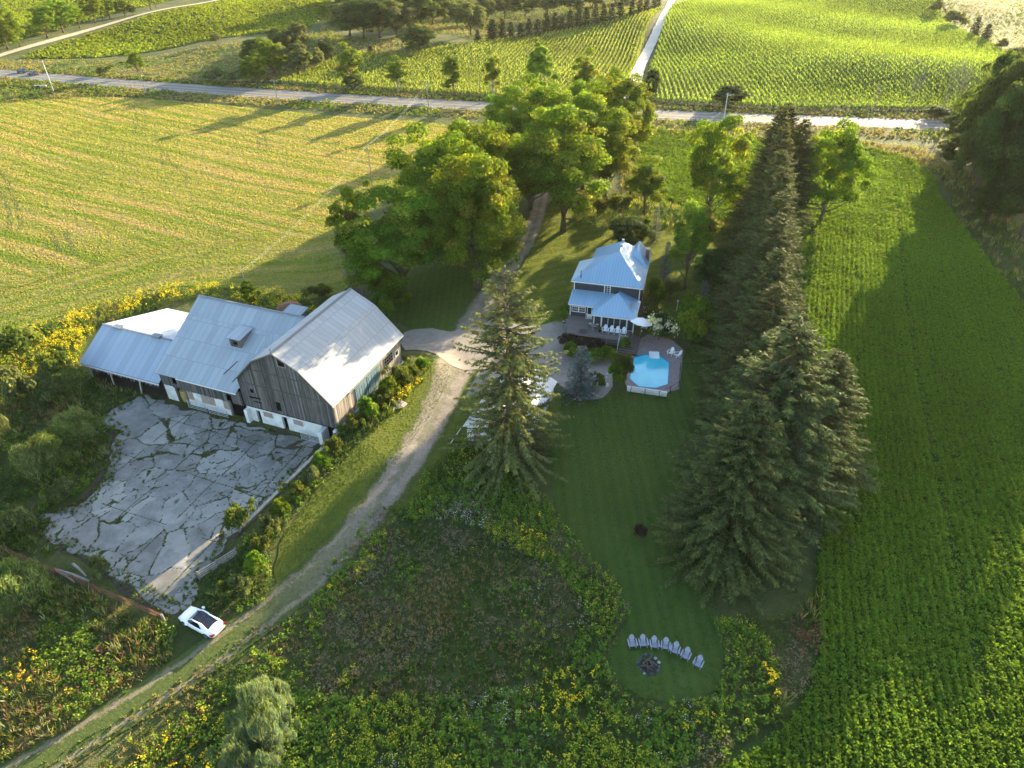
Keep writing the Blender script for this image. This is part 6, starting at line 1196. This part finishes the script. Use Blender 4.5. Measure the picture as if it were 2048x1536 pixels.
# fire pit
e = empty('fire_pit', tuple(fp), 0, 'blackened fire pit ringed with small stones below the grey chairs', 'fire pit'); r = random.Random(4)
mb = MB(); mb.tube([fp+[0, 0, .0], fp+[0, 0, .05]], [.85, .7], 20); mb.build('ash_bed', M['ash'], e); mb = MB()
for i in range(26):
    t = 6.283*i/26; rr = .95+r.uniform(-.1, .1); p = fp+[rr*math.cos(t), rr*math.sin(t), 0]; s = r.uniform(.08, .16); k_ = r.uniform(.3, .9) if r.random() < .8 else 2.2; mb.tube([p, p+[r.uniform(-.03, .03), 0, s*.5], p+[0, 0, s*1.1]], [s, s*1.1, s*.4], 6, (.16*k_, .16*k_, .15*k_))
mb.build('stone_ring', M['stone'], e)
for i in range(7): mb = MB(); a = r.uniform(0, 6.28); p = fp+[r.uniform(-.3, .3), r.uniform(-.3, .3), .1+.05*i]; d_ = np.array([math.cos(a), math.sin(a), .1])*.5; mb.tube([p-d_, p+d_], [.07, .055], 6); mb.build('charred_log', M['bark'], e)
# ------------------------------------------------------------ parasol, table, planter on the deck
g = HF.P(11.5, -5.0, 0); e = empty('patio_parasol', HF.P(11.5, -5.2, GZ), 0, 'open white octagonal parasol tilted at the right end of the deck', 'parasol'); c = G(1283, 643, 3.4); mb = MB(); tip = c+np.array([.25, .15, .55]); ring = []
for i in range(8):
    t = 2*math.pi*i/8+.2; ring.append(c+np.array([1.75*math.cos(t), 1.75*math.sin(t), -.10-.28*math.cos(t)-.25*math.sin(t)]))
for i in range(8): mb.slab([ring[i], ring[(i+1) % 8], tip], .02)
mb.build('canopy', M['canvas'], e); mb = MB(); mb.tube([np.array([c[0]-.1, c[1]-.1, .1]), tip+[0, 0, .1]], [.04, .03], 6); mb.build('mast', M['pole'], e); mb = MB()
for i in range(8): mb.beam(tip-[0, 0, .08], ring[i]-[0, 0, .05], .03, .03)
mb.build('rib', M['pole'], e); mb = MB(); mb.tube([(c[0]-.1, c[1]-.1, .02), (c[0]-.1, c[1]-.1, .12)], [.4, .35], 10); mb.build('base', M['black'], e)
def stool(p, lb):
    p = np.array(p); e = empty('bar_stool', tuple(p), 0, lb, 'stool'); mb = MB(); mb.tube([p+[0, 0, .68], p+[0, 0, .75]], [.22, .24], 12); mb.build('seat', M['stone'], e)
    for i in range(4): t = math.pi/4+i*math.pi/2; mb = MB(); mb.tube([p+[.16*math.cos(t), .16*math.sin(t), .68], p+[.24*math.cos(t), .24*math.sin(t), 0]], [.02, .02], 5); mb.build('leg', M['black'], e)
q0 = G(1180, 655, DKZ); q1 = G(1194, 657, DKZ); stool(q0, 'small stool left of the round deck table'); stool(q1, 'small stool right of the round deck table')
p = G(1186, 659, DKZ); e = empty('deck_table', tuple(p), 0, 'dark round table between two stools on the deck', 'table'); mb = MB(); mb.tube([p+[0, 0, .70], p+[0, 0, .74]], [.42, .42], 14); mb.build('tabletop', M['pole'], e); mb = MB(); mb.tube([p, p+[0, 0, .35], p+[0, 0, .70]], [.28, .2, .26], 8); mb.build('pedestal', M['pole'], e)
p = G(1199, 664, DKZ); e = empty('planter', tuple(p), 0, 'dark pot with a green plant left of the white deck chairs', 'planter'); mb = MB(); mb.tube([p, p+[0, 0, .35]], [.16, .22], 10); mb.build('pot', M['black'], e)
V, F, C, CC = crown(31, .38, .35, .95, 12, 400, .14, MG, bottom=-.2); me = np_mesh('plant', V, F, C); o = link_mesh('plant', me, M['weed'], e)
p = G(1166, 664, DKZ); e = empty('fire_bowl', tuple(p), 0, 'low black bowl on the left part of the deck', 'bowl'); mb = MB(); mb.tube([p+[0, 0, .08], p+[0, 0, .22]], [.35, .6], 14); mb.build('bowl', M['black'], e); mb = MB(); mb.tube([p, p+[0, 0, .08]], [.2, .2], 8); mb.build('foot', M['black'], e)
# ------------------------------------------------------------ cars
def car(prefix, pos, ang, label, Lc=4.65, Wc=1.86, Hc=1.40, paint='carpaint', rooflight=True):
    e = empty(prefix, pos, ang, label, 'car'); X_ = [-.5, -.485, -.44, -.36, -.30, -.22, -.05, .10, .22, .32, .40, .46, .495, .5]; hw = [.70, .80, .90, .96, .985, 1, 1, 1, .99, .975, .94, .87, .72, .62]; bt = [.42, .26, .20, .18, .17, .17, .17, .17, .17, .17, .18, .2, .28, .36]; bl = [.66, .82, .90, .93, .94, .93, .90, .88, .86, .80, .74, .68, .60, .54]
    V_ = []; F_ = []
    for x, w, b, t in zip(X_, hw, bt, bl):
        w = w*Wc/2; tt = t
        for (a, z) in ((-.80, b), (-.97, b+.12), (-1, b+(tt-b)*.55), (-.95, b+(tt-b)*.85), (-.80, tt), (-.4, tt+.035), (0, tt+.045), (.4, tt+.035), (.80, tt), (.95, b+(tt-b)*.85), (1, b+(tt-b)*.55), (.97, b+.12), (.80, b)): V_.append((x*Lc, a*w, z))
    n = 13
    for i in range(len(X_)-1):
        for j in range(n): F_.append((i*n+j, (i+1)*n+j, (i+1)*n+(j+1) % n, i*n+(j+1) % n))
    F_.append(tuple(range(n))); F_.append(tuple((len(X_)-1)*n+j for j in range(n))[::-1]); me = bpy.data.meshes.new('body'); me.from_pydata(V_, [], F_); me.update(); me.polygons.foreach_set('use_smooth', [True]*len(F_)); b = link_mesh('body', me, M[paint], e)
    sb = b.modifiers.new('s', 'SUBSURF'); sb.levels = sb.render_levels = 2
    # cabin: rear x<0. Rings at the belt and the roof
    z0, z1 = .86, Hc; rb = [(-.36, .72), (-.20, .86), (.0, .88), (.17, .82), (.235, .66)]; rt = [(-.175, .60), (-.10, .665), (.0, .68), (.06, .655), (.085, .58)]
    P_ = lambda k, s, top: ((rt if top else rb)[k][0]*Lc, s*(rt if top else rb)[k][1]*Wc/2, (z1-(.05 if k in (0, 4) else .0)) if top else z0+(.04 if k == 0 else 0))
    m = MB(); m.face([P_(4, -1, 0), P_(4, 1, 0), P_(4, 1, 1), P_(4, -1, 1)]); m.build('windscreen', M['carglass'], e, local=True)
    m = MB(); m.face([P_(0, 1, 0), P_(0, -1, 0), P_(0, -1, 1), P_(0, 1, 1)]); m.build('rear_window', M['carglass'], e, local=True)
    m = MB(); I_ = .86 if rooflight else .2
    rr = [(P_(k, s*I_, 1)) for s in (1,) for k in range(5)]; rl = [(P_(k, -I_, 1)) for k in range(5)]
    for k in range(4): m.face([rl[k], rl[k+1], rr[k+1], rr[k]])
    m.build('roof_glass' if rooflight else 'roof_panel', M['carglass' if rooflight else paint], e, local=True)
    m = MB()
    for s in (-1, 1):
        for k in range(4): m.face([P_(k, s*I_, 1), P_(k+1, s*I_, 1), P_(k+1, s, 1), P_(k, s, 1)])
        m.tube([P_(4, s, 0), P_(4, s, 1)], [.05, .045], 5); m.tube([P_(0, s*.98, 0), P_(0, s, 1)], [.07, .06], 5)
        for k in range(4): m.tube([P_(k, s, 1), P_(k+1, s, 1)], [.045, .045], 5)
    m.build('roof_rail', M[paint], e, local=True)
    for s in (-1, 1):
        m = MB()
        for k in range(1, 4): m.face([P_(k, s, 0), P_(k+1, s, 0), P_(k+1, s, 1), P_(k, s, 1)])
        m.build('side_window', M['carglass'], e, local=True); m = MB(); m.face([P_(0, s, 0), P_(1, s, 0), P_(1, s, 1), P_(0, s, 1)]); m.build('rear_pillar', M[paint], e, local=True)
        m = MB(); m.box(.13*Lc, .19*Lc, s*Wc*.5-.02 if s > 0 else -Wc*.5-.20, s*Wc*.5+.20 if s > 0 else -Wc*.5+.02, .88, 1.02); m.build('mirror', M[paint], e, local=True, bevel=.03)
        m = MB(); m.hexa([(-.496*Lc, s*.38*Wc-.16, .62), (-.44*Lc, s*.47*Wc-.02, .62), (-.42*Lc, s*.47*Wc+.0, .62), (-.49*Lc, s*.38*Wc+.16, .62)], [(-.496*Lc, s*.38*Wc-.16, .82), (-.455*Lc, s*.45*Wc-.02, .84), (-.43*Lc, s*.45*Wc+.02, .84), (-.49*Lc, s*.38*Wc+.16, .82)]); m.build('tail_light', M['redlamp'], e, local=True)
        m = MB(); m.box(.44*Lc, .488*Lc, s*.33*Wc-.16, s*.33*Wc+.16, .52, .66); m.build('headlight', M['clear'], e, local=True)
        for x in (-.30, .31):
            m = MB(); m.tube([(x*Lc, s*(Wc/2-.20), .33), (x*Lc, s*(Wc/2+.01), .33)], [.335, .335], 18); w_ = m.build('wheel', M['tyre'], e, local=True); m = MB(); m.tube([(x*Lc, s*(Wc/2-.02), .33), (x*Lc, s*(Wc/2+.022), .33)], [.22, .22], 12); m.build('rim', M['rim'], w_, local=True)
    return e
ca, cb_ = G(368, 1238, .7), G(430, 1258, .7); f = G(365, 1232, .6); a_ = G(377, 1216, .7); 
pF = (G(363, 1243, .5)+G(391, 1213, .75))/2; pR = (G(412, 1270, .5)+G(447, 1243, .7))/2; an = math.atan2(pF[1]-pR[1], pF[0]-pR[0]); cm = (pF+pR)/2; print('CAR', pF, pR, np.linalg.norm(pF[:2]-pR[:2]), math.degrees(an))
car('parked_car', (cm[0], cm[1], float(hz(cm[0], cm[1]))), an, 'white two-door car with dark glass roof parked on the grass below the yard')
for (u, v, lb, dd_) in ((45, 144, 'dark car ahead, leftmost of two on the highway', 0), (67, 149, 'dark blue car following behind on the highway, the right of two', 0)):
    g = G(u, v+1.5, 0); car('dark_car', (g[0], g[1], .09), math.atan(road_y(g[0]+1)-road_y(g[0]))+math.pi, lb, 4.7, 1.9, 1.5, 'cardark', False)
# ------------------------------------------------------------ odds and ends
def rail(name, a, b, label, n, h, mat, posts, rad=.05, cat='fence', z=(0, 0)):
    a = np.array(a); b = np.array(b); e = empty(name, tuple((a+b)/2), 0, label, cat); m = MB()
    for i in range(n): hh = h*(i+1)/n; m.tube([a+[0, 0, hh], (a+b)/2+[0, 0, hh-.08], b+[0, 0, hh+.03*(-1)**i]], [rad]*3, 5)
    m.build('rail', M[mat], e)
    for i in range(posts): p = a+(b-a)*i/(posts-1); m = MB(); m.tube([p-[0, 0, .1], p+[0, 0, h+.15]], [rad*1.6]*2, 6); m.build('post', M[mat], e)
    return e
rail('rusty_fence', G(-10, 1098), G(115, 1150), 'rusty pipe fence at the left edge, upper stretch', 3, 1.1, 'rust', 3, .03); rail('rusty_fence', G(112, 1148), G(330, 1243), 'long rusty orange pipe fence leading to the white car', 4, 1.15, 'rust', 6, .03)
mb = MB(); p = G(331, 1246); mb.tube([p-[0, 0, .1], p+[0, 0, 1.3]], [.13, .12], 8); tag(mb.build('gate_post', M['pole']), 'grey wooden post at the car end of the rusty fence', 'post')
wf = rail('board_fence', G(400, 1160), G(476, 1112), 'grey weathered board fence below the retaining wall', 1, .1, 'pole', 4, .06)
for ch_ in kids(wf):
    if ch_.name.startswith('rail'): bpy.data.objects.remove(ch_)
a, b = G(400, 1160), G(476, 1112)
for i in range(4): mb = MB(); mb.beam(a+[0, 0, .3+.27*i], b+[0, 0, .3+.27*i], .05, .15, (.36, .33, .29)); mb.build('board', M['plank'], wf)
for ch_ in kids(wf):
    if ch_.name.startswith('post'): ch_.scale = (1, 1, 1)
for i in range(3): mb = MB(); p = a+(b-a)*i/2; mb.tube([p+[0, 0, .1], p+[0, 0, 1.3]], [.08, .07], 6); mb.build('post', M['pole'], wf)
r = random.Random(9)
e = empty('driftwood_pile', G(150, 1150), 0, 'pale weathered logs piled above the rusty fence', 'log pile'); p0 = np.array(e.location)
for (u1, v1, u2, v2, rr) in ((110, 1140, 178, 1162, .18), (146, 1128, 172, 1152, .15), (120, 1145, 150, 1165, .11)):
    p, q_ = G(u1, v1, .3), G(u2, v2, .25); mb = MB(); mb.tube([p, (p+q_)/2+[0, 0, .2], q_], [rr, rr*.9, rr*.6], 8, (.24, .235, .22)); mb.build('log', M['stone'], e)
mb = MB(); p, q_ = G(1462, 1244, .15), G(1482, 1247, .15); mb.tube([p, q_], [.09, .07], 6); tag(mb.build('fallen_branch', M['bark_pale']), 'short pale branch lying at the foot of the nearest spruce of the row', 'branch')
def rock(name, u, v, s, label, c=(.3, .28, .26), flat=.5, group=None):
    rr = random.Random(int(u*7+v)); g = G(u, v); mb = MB(); n = 8; rings = [(0, .85), (.35, 1.0), (.75, .8), (1, .35)]; i0 = 0
    for z, q_ in rings:
        for j in range(n): t = 6.283*j/n; k_ = rr.uniform(.8, 1.15)*s*q_; mb.V.append((g[0]+k_*math.cos(t), g[1]+k_*math.sin(t)*.8, g[2]-.05+z*s*flat))
    for a_ in range(3):
        for j in range(n): mb.F.append((a_*n+j, a_*n+(j+1) % n, (a_+1)*n+(j+1) % n, (a_+1)*n+j)); mb.C.append(c); mb.U.append(None)
    mb.F.append(tuple(3*n+j for j in range(n))); mb.C.append(c); mb.U.append(None); tag(mb.build(name, M['stone']), label, 'rock', group)
rock('flat_stone', 794, 808, 1.35, 'broad flat stone on the verge before the gambrel barn hedge', (.38, .31, .27), .15)
rock('boulder', 1211, 771, .62, 'white boulder at the lower end of the gravel near the pool shrub', (.6, .6, .58), .6)
for u, v, s in ((1208, 762, .3), (1212, 755, .25), (1215, 748, .28), (1186, 788, .3), (1195, 792, .26), (1174, 796, .24), (1160, 800, .28), (1150, 798, .2), (1127, 643, .3), (1133, 640, .26), (1142, 644, .3)): rock('edging_stone', u, v, s, 'small pale edging stone along the gravel by the house', (.45, .44, .42), .6, 'edging stones along the gravel')
e = empty('culvert', G(82, 176), 0, 'pale concrete culvert end in the ditch beside the leaning-looking pole', 'culvert'); g = np.array(e.location); mb = MB(); mb.box(g[0]-2.2, g[0]+2.2, g[1]-.2, g[1]+.2, 0, 1.0, (.5, .48, .45)); mb.build('headwall', M['stone'], e); mb = MB(); mb.box(g[0]-1.6, g[0]-.2, g[1]-.23, g[1]-.205, .05, .8); mb.build('opening', M['dark'], e)
e = empty('utility_box', G(1291, 624), 0, 'small grey-green utility box at the right wall of the house', 'box'); g = np.array(e.location); mb = MB(); mb.box(g[0]-.35, g[0]+.35, g[1]-.3, g[1]+.3, 0, .8, (.3, .35, .3)); mb.build('cabinet', M['tan'], e, bevel=.04); mb = MB(); mb.box(g[0]-.39, g[0]+.39, g[1]-.34, g[1]+.34, .8, .86); mb.build('lid', M['galv'], e)
e = empty('lamp_post', G(1353, 622), 0, 'small white garden post lamp right of the house', 'lamp'); g = np.array(e.location); mb = MB(); mb.tube([g, g+[0, 0, 1.7]], [.05, .04], 6); mb.build('post', M['white'], e); mb = MB(); mb.tube([g+[0, 0, 1.7], g+[0, 0, 1.95]], [.13, .16], 8); mb.build('lantern', M['white'], e)
print('objects', len(bpy.data.objects))

hz_m = bpy.data.materials.new('haze'); hz_m.use_nodes = True; nt = hz_m.node_tree; nt.nodes.clear(); o_ = nn(nt, 'ShaderNodeOutputMaterial'); v_ = nn(nt, 'ShaderNodeVolumePrincipled')
v_.inputs['Color'].default_value = (.95, .93, .86, 1); v_.inputs['Density'].default_value = .00003; v_.inputs['Anisotropy'].default_value = .3; lk(nt, v_.outputs[0], o_.inputs['Volume'])
mb = MB(); mb.box(-2700, 2700, -1000, 3700, -3, 64); ho = mb.build('haze', hz_m); tag(ho, 'thin evening haze lying over the whole farm', kind='stuff')
